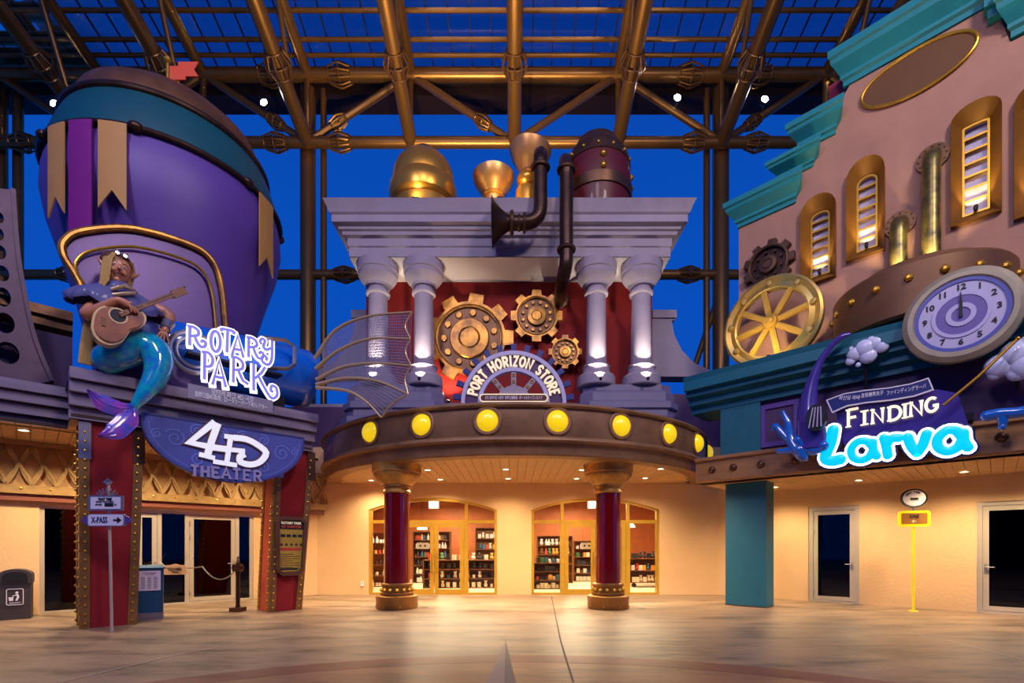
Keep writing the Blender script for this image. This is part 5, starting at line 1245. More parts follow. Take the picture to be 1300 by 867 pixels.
# ribbons on the tower (curved cloth following the bulge)
def banner(x0, x1, yb_, m, label, gap=.0):
    zt_, = (bp_(10.4),); 
    a0, a1 = tower_px(x0, 0), tower_px(x1, 0); am = (a0+a1)/2
    # find the bottom height
    zb_ = bp_(10.4)
    while zb_ > .5:
        r = 2.55; X = bb.p.x+r*cos(am); Y = bb.p.y+r*sin(am)
        if HOR-(zb_+4.9-EYE)*FPX/Y > yb_: break
        zb_ -= .03
    th = T('banner', label, 'banner', bb.p+Vector((2.45*cos(am), 2.45*sin(am), zt_)), 'B', 0, 'cloth banners hanging on the purple tower'); th.o.location = bb.p+Vector((0, 0, 0)) ; th.p = Vector(bb.p)
    mb = MB(); nu, nv = 6, 14; vs = []; fs = []
    for lay_ in (0, 1):
        for j in range(nv+1):
            for i in range(nu+1):
                u = i/nu; z = zt_+(zb_+(.38*abs(1-2*u) if False else .38*(1-abs(1-2*u)))-zt_)*j/nv
                a = a0+(a1-a0)*u; r = 2.54+.03*lay_; vs.append((r*cos(a), r*sin(a), z))
    N = (nu+1)*(nv+1)
    for j in range(nv):
        for i in range(nu):
            q = (j*(nu+1)+i, j*(nu+1)+i+1, (j+1)*(nu+1)+i+1, (j+1)*(nu+1)+i); fs += [q, tuple(N+k for k in reversed(q))]
    for i in range(nu): fs += [(i, i+1, N+i+1, N+i), (nv*(nu+1)+i, nv*(nu+1)+i+1, N+nv*(nu+1)+i+1, N+nv*(nu+1)+i)]
    for j in range(nv): fs += [(j*(nu+1), (j+1)*(nu+1), N+(j+1)*(nu+1), N+j*(nu+1)), (j*(nu+1)+nu, (j+1)*(nu+1)+nu, N+(j+1)*(nu+1)+nu, N+j*(nu+1)+nu)]
    # the cloth itself is a part so that the banner keeps its own base point
    obj('cloth', mb.add(vs, fs), m, th, smooth=60)
banner(62, 82, 272, 'tan', 'narrow tan swallow-tailed banner at the left edge of the purple tower')
banner(88, 117, 318, 'magenta', 'long magenta banner between the two left tan banners')
banner(125, 161, 265, 'tan', 'wide tan swallow-tailed banner right of the magenta banner')
banner(329, 346, 345, 'tan', 'tan swallow-tailed banner at the right edge of the purple tower')
# flag on the tower
fl_ = T('flag', 'orange flag on a gold pole on the bronze lid of the purple tower', 'flag', bb.p+Vector((.2, -1.2, bp_(12.3)))); pp_ = PB(213, 118, fl_.p.y); fl_.o.location.x = pp_.x; fl_.p.x = pp_.x
fl_.o.location.z = pp_.z+.0; fl_.p.z = pp_.z
obj('pole', MB().tube([(0, 0, 0), (0, 0, .72)], .035, 10).tube([(.08, 0, 0), (.08, 0, .5)], .015, 8), 'gold', fl_); obj('finial', MB().sph((0, 0, .76), .09, 10), 'gold', fl_)
obj('cloth', MB().prism([(.05, .3), (.42, .3), (.42, .38), (.72, .38), (.62, .54), (.72, .72), (.25, .72), (.25, .62), (.05, .62)], -.012, .012), 'orange', fl_)
# perforated curved beam at the left edge
pb = lthing('perforated_arch', 'curved steel beam with oval holes at the left edge of the photo', 'beam', 20, 4.95, 20.2); SPp = lambda x, y: pb.xz(x, y, 20.2)
rt_ = [SPp(x, y) for x, y in ((-30, 236), (17, 241), (20, 290), (24, 330), (30, 365), (38, 405), (48, 440), (66, 484))]; rt_ = [rt_[0]]+[(v.x, v.y) for v in smooth_path([Vector((a, b, 0)) for a, b in rt_[1:]], 4)]
hl = []
for x, y, rx__, ry in ((-1, 276, 6, 7), (-2, 297, 7, 8), (0, 320, 8, 9), (3, 347, 9, 10), (4, 377, 10, 12), (6, 410, 13, 13), (10, 448, 15, 14)):
    c0 = SPp(x, y); c1 = SPp(x+rx__, y); c2 = SPp(x, y-ry); hl.append(circ(c0[0], c0[1], abs(c1[0]-c0[0]), abs(c2[1]-c0[1]), 18))
obj('web', MB().prism(rt_+[SPp(-40, 500)], 0, .25, hl), mat('arch_steel', '#5c4658', .5, .4, var=.25), pb)
obj('flange', MB().ribbon(rt_[1:], .07, -.06, .3), 'arch_steel', pb)
# low purple wall with dark coping behind
th, b, p, L_ = long_prof('', '', None, -100, 92, [(20.9, 4.9), (20.9, 6.35), (21.3, 6.35), (21.3, 4.9)], '', side='L'); struct('wall_low_purple', b, 'purple_dark', 'L', p)
th, b, p, L_ = long_prof('dark_coping', 'dark moulded coping on the low purple wall left of the guitar player', 'cornice', -100, 92, [(20.9, 6.36), (20.75, 6.45), (20.75, 6.6), (20.6, 6.65), (20.6, 6.85), (21.4, 6.85), (21.4, 6.36)], '', side='L'); obj('moulding', b, 'bronze', th)

# ================================================================ GUITAR-PLAYING MERMAID (sculpture)
mm = lthing('mermaid_statue', 'glossy mermaid statue in blue poncho sitting on the left fascia ledge', 'statue', 150, 4.99, 17.0)
PXM = PL(150, 400, 17.0).y/FPX      # metres per pixel there
def Q(zx, zy, dy=0): # zoomed-crop pixels -> local
    v = mm.px(80+zx/3.211, 300+zy/3.211, 17.0); return Vector((v.x, v.y+dy, v.z))
def R_(zp): return zp/3.211*PXM
def skinmesh(name, verts, edges, radii, m, parent, root=0, sub=2):
    me = bpy.data.meshes.new(name); me.from_pydata([tuple(v) for v in verts], edges, []); me.update()
    o = bpy.data.objects.new(name, me); COL.objects.link(o)
    md = o.modifiers.new('s', 'SKIN'); md.use_smooth_shade = True
    for i, sv in enumerate(me.skin_vertices[0].data): r = radii[i]; sv.radius = r if isinstance(r, tuple) else (r, r); sv.use_root = (i == root)
    s2 = o.modifiers.new('u', 'SUBSURF'); s2.levels = s2.render_levels = sub
    dg = bpy.context.evaluated_depsgraph_get(); m2 = bpy.data.meshes.new_from_object(o.evaluated_get(dg)); bpy.data.objects.remove(o)
    m2.materials.clear(); m2.materials.append(MATS[m]); m2.shade_smooth()
    return obj(name, m2, None, parent)
pel, wst, chs, nk, hd0, hd1 = Q(235, 440, .05), Q(235, 380, .06), Q(228, 290, .08), Q(225, 225, .06), Q(223, 190, .02), Q(222, 130, .0)
rs, re, rw, rh = Q(140, 275, .05), Q(82, 342, -.20), Q(205, 300, -.56), Q(240, 318, -.60)
ls_, le, lw, lh = Q(330, 275, .05), Q(440, 330, -.10), Q(414, 385, -.26), Q(398, 408, -.30)
V = [pel, wst, chs, nk, hd0, hd1, rs, re, rw, rh, ls_, le, lw, lh]; E_ = [(0, 1), (1, 2), (2, 3), (3, 4), (4, 5), (2, 6), (6, 7), (7, 8), (8, 9), (2, 10), (10, 11), (11, 12), (12, 13)]
rad_ = [R_(60), R_(52), R_(60), R_(20), R_(32), R_(34), R_(32), R_(25), R_(14), R_(15), R_(32), R_(26), R_(14), R_(15)]
# fingers: strumming hand over the sound hole, left hand resting
for base, dirs in ((9, [(8, 18), (16, 14), (22, 8), (24, 1)]), (13, [(-12, 16), (-6, 19), (0, 20), (7, 18)])):
    for k, (dx, dz) in enumerate(dirs):
        b0 = V[base]; s1 = Vector((R_(dx*.6), -.01, -R_(dz*.6))); i0 = len(V)
        off = Vector((R_(-6+4*k) if base == 13 else R_(5), -.01, R_(6-5*k) if base == 9 else 0))
        V += [b0+off, b0+off+s1, b0+off+s1*1.9+Vector((0, .02, -R_(4))), b0+off+s1*2.5+Vector((0, .04, -R_(9)))]; E_ += [(base, i0), (i0, i0+1), (i0+1, i0+2), (i0+2, i0+3)]; rad_ += [R_(5), R_(4.6), R_(4.2), R_(3.6)]
    b0 = V[base]; i0 = len(V); tdir = Vector((R_(14 if base == 9 else -14), -.02, R_(6))); V += [b0+tdir*.6, b0+tdir*1.3]; E_ += [(base, i0), (i0, i0+1)]; rad_ += [R_(5.5), R_(4.5)]
body_o = skinmesh('body', V, E_, rad_, 'skin', mm)
# face: head shape, nose, eyes, mouth, pointed ears
hc = (hd0+hd1)/2+Vector((0, -.06, R_(14))); hr = R_(49)
hm = MB(Matrix.Translation(hc) @ Matrix.Rotation(.12, 4, 'Y'))
prof = [(0, -1.25), (.3, -1.2), (.5, -1.02), (.68, -.7), (.8, -.35), (.86, 0), (.88, .35), (.8, .75), (.55, 1.05), (.25, 1.18), (0, 1.2)]
hm.lathe([(r*hr, z*hr) for r, z in prof], 24)
hm.tube([(0, -.82*hr, .25*hr), (0, -1.0*hr, 0), (0, -1.12*hr, -.22*hr), (0, -.9*hr, -.3*hr)], [.06*hr, .1*hr, .16*hr, .1*hr], 8)
hm.sph((.34*hr, -.66*hr, -.28*hr), .24*hr, 10).sph((-.34*hr, -.66*hr, -.28*hr), .24*hr, 10).sph((0, -.62*hr, -1.0*hr), .24*hr, 10)
for s_ in (-1, 1): hm.tube([(s_*.8*hr, 0, -.1*hr), (s_*1.05*hr, .05*hr, .15*hr), (s_*1.42*hr, .12*hr, .55*hr)], [.22*hr, .18*hr, .03*hr], 8)
hd_o = obj('head', hm, 'skin', mm, smooth=60)
HM = Matrix.Translation(hc) @ Matrix.Rotation(.12, 4, 'Y')
for s_ in (-1, 1):
    obj('eye', MB(HM).sph((s_*.32*hr, -.74*hr, .14*hr), .12*hr, 10), 'white', hd_o); obj('eyebrow', MB(HM).tube([(s_*.14*hr, -.88*hr, .36*hr), (s_*.34*hr, -.84*hr, .44*hr), (s_*.52*hr, -.7*hr, .36*hr)], .04*hr, 6), 'hair', hd_o)
    obj('pupil', MB(HM).sph((s_*.32*hr, -.83*hr, .13*hr), .06*hr, 8), 'ink', hd_o)
obj('mouth', MB(HM).tube([(-.3*hr, -.78*hr, -.5*hr), (-.12*hr, -.9*hr, -.6*hr), (.12*hr, -.9*hr, -.6*hr), (.3*hr, -.78*hr, -.5*hr)], .05*hr, 6), 'maroon', hd_o)
# hair with curtain over one side, cap and goggles
h = MB(HM).lathe([(.93*hr, -.2*hr), (.97*hr, .3*hr), (.88*hr, .8*hr), (.6*hr, 1.15*hr), (0, 1.32*hr)], 24, a0=-.35, a1=pi+.35)
for k in range(9):
    t = k/8; x = -.95+.42*t
    h.tube([(x*hr*.6, -.55*hr-.2*hr*t, 1.05*hr), (x*hr, (-.35-.5*t)*hr, .5*hr), (x*1.05*hr, (-.45-.42*t)*hr, -.5*hr), (x*1.0*hr, (-.4-.4*t)*hr, -1.4*hr), (x*.9*hr-.05, (-.45-.3*t)*hr, (-2.3+.3*t)*hr)], [.07*hr, .10*hr, .10*hr, .08*hr, .02*hr], 6)
for k in range(7):
    t = k/6; h.tube([((.2+.55*t)*hr, -.4*hr, 1.0*hr), ((.55+.4*t)*hr, (-.35+.4*t)*hr, .6*hr), ((.8+.2*t)*hr, (.0+.4*t)*hr, -.1*hr), ((.7+.3*t)*hr, (.2+.3*t)*hr, -1.2*hr)], [.1*hr, .14*hr, .13*hr, .04*hr], 6)
obj('hair', h, 'hair', mm, smooth=50)
obj('cap', MB(HM).lathe([(1.08*hr, .35*hr), (1.12*hr, .6*hr), (1.0*hr, 1.05*hr), (.6*hr, 1.4*hr), (0, 1.5*hr)], 24, (-.12*hr, .28*hr, .05*hr)), 'frame_brown', mm, smooth=50)
gg = MB(HM)
for s_ in (-.26, .26): gg.lathe([(.0, -.02), (.14*hr, -.02), (.2*hr, -.05), (.2*hr, .03)], 16, (s_*hr, -.72*hr, 1.12*hr), 'y')
gg.tube([(-.9*hr, -.2*hr, .95*hr), (-.4*hr, -.7*hr, 1.12*hr), (.4*hr, -.7*hr, 1.12*hr), (.9*hr, -.2*hr, .95*hr)], .05*hr, 6); obj('goggles', gg, 'steel', mm, smooth=50)
# poncho: draped collar of cloth over shoulders
def drape(cx_, rings, m, name, waves=9, wamp=.06, seg=56, tx=0):
    mb = MB(); vs = []; fs = []; k = len(rings)
    for j, (rx_, ry_, zz_, dx) in enumerate(rings):
        for i in range(seg):
            a = 2*pi*i/seg; wv = 1+wamp*(j/(k-1))**1.2*sin(waves*a+j*.5)+.025*sin(3*a+j)
            vs.append((cx_.x+dx+rx_*wv*cos(a), cx_.y+ry_*wv*sin(a), cx_.z+zz_-.05*abs(sin(a*1.0+.4))*j/k-.06*(j/(k-1))*sin(waves*a*.5)))
    for j in range(k-1):
        for i in range(seg): fs.append((j*seg+i, j*seg+(i+1) % seg, (j+1)*seg+(i+1) % seg, (j+1)*seg+i))
    return obj(name, mb.add(vs, fs), m, mm, smooth=70)
sc0 = Q(228, 262, .06)
drape(sc0, [(R_(42), R_(40), R_(46), 0), (R_(85), R_(58), R_(38), 0), (R_(130), R_(72), R_(16), 0), (R_(155), R_(80), R_(-8), R_(2)), (R_(166), R_(86), R_(-28), R_(4)), (R_(164), R_(86), R_(-36), R_(6))], 'cloth', 'poncho', 15, .07)
drape(sc0+Vector((0, -.01, R_(8))), [(R_(44), R_(42), R_(60), 0), (R_(60), R_(58), R_(52), 0), (R_(72), R_(64), R_(34), 0), (R_(66), R_(62), R_(24), 0)], 'cloth', 'cowl', 7, .05)
cb = MB()
for (x0, y0), (x1, y1) in (((190, 240), (250, 225)), ((195, 262), (285, 255)), ((245, 232), (275, 240))): cb.tube([Q(x0, y0, -.30), Q((x0+x1)/2, (y0+y1)/2+3, -.36), Q(x1, y1, -.30)], R_(7), 8)
obj('clasp', cb, 'wing_rib', mm, kind='stuff')
drape(Q(330, 365, .05), [(R_(50), R_(40), R_(20), 0), (R_(62), R_(48), R_(-20), 0), (R_(70), R_(52), R_(-60), 0)], 'cloth_stripe', 'shirt', 14, .04, 40)
obj('cuff', MB().tube([Q(424, 366, -.20), Q(406, 394, -.28)], [R_(24), R_(20)], 14), 'sill_metal', mm)
cp = MB(); q = [Q(95, 380, .2), Q(100, 450, .3), Q(105, 520, .3)]
obj('cloak_tail', MB().tube([Q(110, 330, .25), Q(100, 430, .28), Q(95, 505, .28)], [R_(16), R_(20), R_(22)], 12, .3), 'hair', mm, smooth=50)
# tail
tp = smooth_path([Q(190, 488, .22), Q(235, 470, .08), Q(300, 452, -.05), Q(355, 470, -.18), Q(378, 520, -.28), Q(365, 585, -.36), Q(325, 650, -.42), Q(290, 695, -.42), Q(272, 722, -.40)], 6)
rv_ = [58, 66, 66, 62, 56, 44, 32, 20, 13]; n_ = len(tp)
rr = []
for i in range(n_):
    t = i/(n_-1)*8; k = min(7, int(t)); rr.append(R_(rv_[k]+(rv_[k+1]-rv_[k])*(t-k)))
tl = MB(); tl.tube(tp, rr, 24); tl.sph(tp[0], rr[0], 20)
obj('tail', tl, 'tail_teal', mm, smooth=80)
def fluke(pts, ws, name):
    c = smooth_path([Q(*p) for p in pts], 5); n = len(c); mb = MB(); vs = []; fs = []
    for i, p in enumerate(c):
        t = i/(n-1)*(len(ws)-1); k = min(len(ws)-2, int(t)); w = R_(ws[k]+(ws[k+1]-ws[k])*(t-k))
        d = (c[min(i+1, n-1)]-c[max(i-1, 0)]).normalized(); s_ = Vector((-d.z, 0, d.x)).normalized()
        for j in range(9):
            u = -1+2*j/8; vs.append(p+s_*w*u+Vector((0, -.05*(1-u*u)-.012*cos(u*pi*4), 0)))
        for j in range(9):
            u = 1-2*j/8; vs.append(p+s_*w*u+Vector((0, .04*(1-u*u), 0)))
    for i in range(n-1):
        for j in range(18): fs.append((i*18+j, i*18+(j+1) % 18, (i+1)*18+(j+1) % 18, (i+1)*18+j))
    fs.append(tuple(range(18))); fs.append(tuple((n-1)*18+j for j in reversed(range(18))))
    obj(name, mb.add(vs, fs), 'fin', mm, smooth=70)
fluke([(278, 712, -.42), (220, 722, -.46), (150, 700, -.5), (88, 650, -.5)], [10, 30, 32, 2], 'tail_fin'); fluke([(276, 718, -.42), (250, 765, -.5), (195, 815, -.55), (128, 836, -.55)], [10, 36, 34, 2], 'tail_fin')
# guitar held by the statue
gt = lthing('guitar', 'brown acoustic guitar played by the mermaid statue', 'guitar', 150, 5.3, 17.0)
def G(zx, zy, dy=0): v = gt.px(80+zx/3.211, 300+zy/3.211, 17.0); return Vector((v.x, v.y+dy, v.z))
ol = [(104, 400), (112, 355), (135, 328), (170, 320), (205, 332), (235, 338), (265, 330), (300, 338), (322, 362), (316, 392), (290, 408), (262, 416), (245, 440), (222, 465), (180, 475), (138, 460), (112, 432), (104, 400)]
cs = smooth_path([G(x, y) for x, y in ol], 3); cs = [(v.x, v.z) for v in cs[:-1]]; gy = G(0, 0).y
obj('guitar_side', MB().prism(cs, -.50, -.28), 'guitar_edge', gt, smooth=60)
cx_ = sum(p[0] for p in cs)/len(cs); cz_ = sum(p[1] for p in cs)/len(cs)
obj('guitar_top', MB().prism([(cx_+(x-cx_)*.9, cz_+(z-cz_)*.88) for x, z in cs], -.535, -.515), 'guitar', gt, smooth=60)
sh = G(210, 362); obj('sound_hole', MB().prism(circ(sh.x, sh.z, R_(24), n=24), -.54, -.534), 'ink', gt); obj('rosette', MB().prism(circ(sh.x, sh.z, R_(30), n=24), -.542, -.534, [circ(sh.x, sh.z, R_(25), n=24)]), 'guitar_edge', gt)
n0, n1, n2 = G(215, 360), G(425, 278), G(475, 258)
obj('neck', MB().ribbon([(n0.x, n0.z), (n1.x, n1.z)], R_(17), -.57, -.53), 'frame_brown', gt); obj('headstock', MB().ribbon([(n1.x, n1.z), (n2.x, n2.z)], R_(30), -.56, -.52), 'frame_brown', gt)
obj('strings', MB().tube([(n0.x, -.575, n0.z), (n1.x, -.575, n1.z)], .004, 4).tube([(n0.x-.0, -.575, n0.z+.02), (n1.x, -.575, n1.z+.02)], .004, 4), 'steel', gt, kind='stuff')
tg = MB()
for k in range(3):
    for s_ in (-1, 1): v = n1.lerp(n2, .2+.3*k); tg.sph((v.x+s_*R_(6), -.54, v.z+s_*R_(20)), R_(5), 8)
obj('tuning_pegs', tg, 'steel', gt, kind='stuff')
br0 = G(150, 385); obj('bridge', MB().box(br0.x-.02, br0.x+.04, -.55, -.53, br0.z-.08, br0.z+.08), 'frame_brown', gt)

# ================================================================ street-level objects on the left
def ground(x, y, D=None): p = fpt(x, y); return p
# litter bin
p = ground(21, 785); th = T('litter_bin', 'dark grey domed litter bin at the left edge by the cream wall', 'bin', p, 'B', .7); w = .25; H_ = 1.0
obj('bin_body', MB().prism(rrect(-w, w, .0, .82, .02), -.25, .25), 'bin', th)
arcp = [(-w-.02, .80), (w+.02, .80), (w+.02, .98)]+[((w+.02)*cos(a), .98+.14*sin(a)) for a in [pi*k/12 for k in range(1, 12)]]+[(-w-.02, .98)]
obj('lid', MB().prism(arcp, -.27, .27), 'bin', th); 
obj('opening', MB().prism([(-w+.05, .84), (w-.05, .84), (w-.05, .96)]+[((w-.05)*cos(a), .96+.10*sin(a)) for a in [pi*k/10 for k in range(1, 10)]]+[(-w+.05, .96)], -.285, -.26), 'dark', th)
obj('symbol_frame', MB().ribbon(rrect(-.13, .13, .33, .68, .03)+[rrect(-.13, .13, .33, .68, .03)[0]], .012, -.262, -.25), 'white', th)
fgm = MB().prism(circ(.03, .60, .025, n=10), -.262, -.25).ribbon([(.03, .57), (.05, .5), (.02, .42)], .035, -.262, -.25).ribbon([(.04, .56), (-.04, .52)], .018, -.263, -.25).prism([(-.09, .42), (-.03, .42), (-.02, .50), (-.10, .50)], -.262, -.25)
obj('bin_symbol', fgm, 'white', th, kind='stuff'); text(th, '일반쓰레기', .04, 0, -.256, .37, 'white', .003, .0005)
# wait time sign post
p = ground(142, 802); th = T('sign_post', 'thin post with WAIT TIME board and X-PASS arrow board before the left pillar', 'sign', p); dz = lambda y: EYE+(HOR-y)*p.y/FPX; mx = p.y/FPX
ox = -.06
obj('post', MB().tube([(0, 0, 0), (ox, 0, dz(612))], .025, 12), 'alu', th)
def zx(x): return (x-138.5)*mx+ox
obj('arrow_board', MB().prism(rrect(zx(115), zx(163), dz(668.5), dz(652.5), .05), -.07, -.03), 'sill_metal', th)
obj('arrow_board_face', MB().prism(rrect(zx(117), zx(161), dz(667.5), dz(653.5), .04), -.08, -.07), 'paper', th)
for s_, x in ((-1, 115), (1, 163)): obj('board_ear', MB().prism([(zx(x), dz(666)), (zx(x+s_*5), dz(664)), (zx(x+s_*7), dz(660.5)), (zx(x+s_*5), dz(657)), (zx(x), dz(655))], -.065, -.035), 'purple', th)
text(th, 'X-PASS', .16, zx(131.5), -.085, dz(660.7), 'navy', .004, .002, .30); obj('arrow', MB().ribbon([(zx(149), dz(660.5)), (zx(157), dz(660.5))], .03, -.088, -.08).ribbon([(zx(154), dz(657.5)), (zx(157.5), dz(660.5)), (zx(154), dz(663.5))], .03, -.09, -.08), 'ink', th)
obj('time_board', MB().prism(rrect(zx(116.5), zx(160), dz(648.5), dz(629.5), .02), -.07, -.03), 'sill_metal', th); obj('time_board_face', MB().prism(rrect(zx(120), zx(157.5), dz(646.5), dz(631.5), .01), -.08, -.07), 'paper', th)
text(th, 'WAIT TIME', .08, zx(138.5), -.085, dz(634.5), 'ink', .003, .003, .26); text(th, 'FROM THIS POINT', .04, zx(138.5), -.085, dz(637.7), 'ink', .003, .0005, .34); text(th, '대기시간', .04, zx(130.5), -.085, dz(641.3), 'ink', .003, .001, .12)
obj('display', MB().box(zx(138), zx(149), -.085, -.08, dz(643.5), dz(639)), 'ink', th); text(th, '分', .05, zx(151.5), -.085, dz(641.3), 'ink', .003)
sb = MB()
for k in range(7): a = radians(25+130*k/6); sb.ribbon([(ox+.12*cos(a), dz(631)+.06*sin(a)), (ox+.22*cos(a), dz(631)+.17*sin(a))], .02, -.05, -.03)
obj('sunburst', sb, 'steel', th, kind='stuff'); v = dz(612)
obj('finial', MB().prism([(ox-.09, v), (ox-.03, v+.04), (ox, v+.07), (ox+.03, v+.04), (ox+.09, v), (ox+.03, v-.04), (ox, v-.07), (ox-.03, v-.04)], -.03, .0, [circ(ox, v, .03, n=10)]), 'steel', th)
# blue podium
p = ground(190, 786); th = T('podium', 'blue podium with a printed notice beside the left red pillar', 'podium', p, 'B', .6); w = .24
obj('base', MB().box(-w-.01, w+.01, -.02, .4, 0, .14), 'sill_metal', th); obj('body', MB().hexa([(-w, -.0, .14), (w, .0, .14), (w, .4, .14), (-w, .4, .14), (-w-.01, -.03, 1.12), (w+.01, -.03, 1.12), (w+.01, .4, 1.2), (-w-.01, .4, 1.2)]), 'podium_blue', th); obj('top_edge', MB().box(-w-.03, w+.03, -.05, .42, 1.12, 1.15), 'podium_blue', th)
nsht = obj('notice_sheet', MB().box(-.2, .2, -.045, -.025, .64, 1.08), 'paper', th)
b = MB()
for r in range(9):
    for c in range(3): b.box(-.15+.11*c, -.08+.11*c, -.048, -.045, .69+.03*r, .70+.03*r)
b.box(-.12, .12, -.048, -.045, 1.02, 1.035).box(-.08, .08, -.048, -.045, .985, .995); obj('print_lines', b, 'ink', th, kind='stuff')
# stanchion and chain with CLOSED sign
p = ground(302, 776); st = T('stanchion', 'ornate bronze stanchion post before the glass entrance', 'stanchion', p); 
obj('foot', MB().box(-.14, .14, -.14, .14, 0, .1), 'bronze', st); obj('post', MB().lathe([(.06, .1), (.05, .16), (.045, .9), (.055, .95), (.05, 1.0)], 16), 'pipe', st)
obj('head', MB().box(-.09, .09, -.09, .09, 1.0, 1.18), 'bronze', st); obj('knob', MB().box(-.14, .14, -.03, .03, 1.06, 1.12), 'bronze', st); obj('finial', MB().lathe([(.04, 1.18), (.05, 1.22), (.02, 1.3), (.03, 1.34), (0, 1.4)], 12), 'bronze', st)
p2 = Vector((PL(257, 700, 21.5).x, PL(257, 700, 21.5).y, 1.08)); p1 = p+Vector((0, 0, 1.1)); p3 = Vector((PL(206, 700, 20.5).x, PL(206, 700, 20.5).y, 1.1))
def chain(a, b, sag, label):
    th = T('chain', label, 'chain', Vector((a.x, a.y, a.z))); pts = [a.lerp(b, k/24)-a-Vector((0, 0, sag*4*(k/24)*(1-k/24))) for k in range(25)]
    n = 40; mb = MB()
    for k in range(n):
        t = (k+.5)/n; i = min(23, int(t*24)); q = pts[i].lerp(pts[i+1], t*24-i); d = (pts[i+1]-pts[i]).normalized()
        M = Matrix.Translation(q) @ d.to_track_quat('X', 'Z').to_matrix().to_4x4() @ Matrix.Rotation(pi/2*(k % 2), 4, 'X'); 
        L_ = (b-a).length/n*.8; m_ = MB(M); m_.box(-L_, L_, -.012, .012, -.012, .012); mb.add(m_.v, m_.f)
    obj('links', mb, 'steel', th, kind='stuff')
chain(p1, p2, .32, 'drooping steel chain between the bronze stanchion and the door post'); chain(p2, p3, .03, 'nearly straight steel chain from the door post to the blue podium')
cpn = PL(222, 700, 20.9); cpn.z = EYE+(HOR-729.5)*cpn.y/FPX; cs_ = T('closed_sign', 'small cream sign reading CLOSED hanging from the chain', 'sign', cpn, 'B', .25)
obj('board', MB().prism([(-.26, .04), (-.23, 0), (.23, 0), (.26, .04), (.26, .2), (.23, .24), (.1, .25), (0, .28), (-.1, .25), (-.23, .24), (-.26, .2)], 0, .03), 'lattice_back', cs_); text(cs_, 'CLOSED', .1, 0, -.006, .14, 'ink', .003, .002, .3); text(cs_, '운영종료', .045, 0, -.006, .06, 'ink', .003, 0, .14)
obj('cord', MB().tube([(-.22, .01, .22), (-.34, .01, .34)], .006).tube([(.22, .01, .22), (.42, .01, .50)], .006), 'white', cs_)
# wall socket
p = PB(460, 741, 16.38); th = T('wall_socket', 'small white wall socket left of the left shopfront', 'socket', p); obj('plate', MB().box(-.05, .05, -.02, 0, -.08, .08), 'white', th); obj('outlet', MB().prism(circ(0, .03, .02, n=10), -.025, -.02), 'ink', th)
for x, y, lb in ((462, 770, 'small floor lamp disc left of the left red column'), (547, 772, 'small floor lamp disc right of the left red column'), (728, 772, 'small floor lamp disc left of the right red column'), (814, 771, 'small floor lamp disc right of the right red column')):
    th = T('floor_light', lb, 'light', fpt(x, y)); obj('ring', MB().lathe([(.1, 0), (.1, .01), (.07, .012)], 16), 'steel', th); obj('lens', MB().lathe([(0, .008), (.07, .008)], 16), 'cream', th)
# ================================================================ STEEL ROOF
DT = 24.0; zpx = lambda y, D=DT: EYE+(HOR-y)*D/FPX; xpx = lambda x, D=DT: ks(x)*D
NX = [653+131.5*j for j in range(-7, 8)]
tr = T('roof_truss', 'bronze tubular steel truss spanning the whole plaza under the glass roof', 'truss', (0, DT, 12))
def tl(v): return Vector(v)-tr.p
def tb(name, a, b, r, m='truss', seg=14, par=tr): return obj(name, MB().tube([tl(a), tl(b)], r, seg), m, par)
ZU, ZL = zpx(95), zpx(181)
tb('main_chord', (-42, DT, ZU), (42, DT, ZU), .31); tb('lower_chord', (-42, DT, ZL), (42, DT, ZL), .26); tb('bottom_tie', (-42, DT+.6, zpx(340)), (42, DT+.6, zpx(340)), .24)
obj('gutter_beam', MB().box(-42, 42, .5, 1.6, zpx(121, 24.5)-12, zpx(100, 24.5)-12), 'truss_dark', tr)
SLU = .2524
def rafter(x, z, L_, r, s=.30): return ((xpx(x), DT, z), (xpx(x), DT-L_, z+s*L_))
CAGE = None
def cage(pos, dirv, r, L_=.9):
    "ornamental basket of bent bars round a tube joint"
    M = Matrix.Translation(tl(pos)) @ Vector(dirv).normalized().to_track_quat('Z', 'X').to_matrix().to_4x4(); mb = MB(M); n = 10
    for k in range(n):
        a = 2*pi*k/n; mb.tube([(r*cos(a), r*sin(a), -L_/2), (r*1.5*cos(a), r*1.5*sin(a), -.06), (r*1.5*cos(a), r*1.5*sin(a), .06), (r*cos(a), r*sin(a), L_/2)], .04, 4)
    for z, rr in ((-L_/2, r*1.05), (0, r*1.4), (L_/2, r*1.05)): mb.torus((0, 0, z), rr, .035, 16, 5)
    obj('cage_collar', mb, 'truss', tr, kind='stuff')
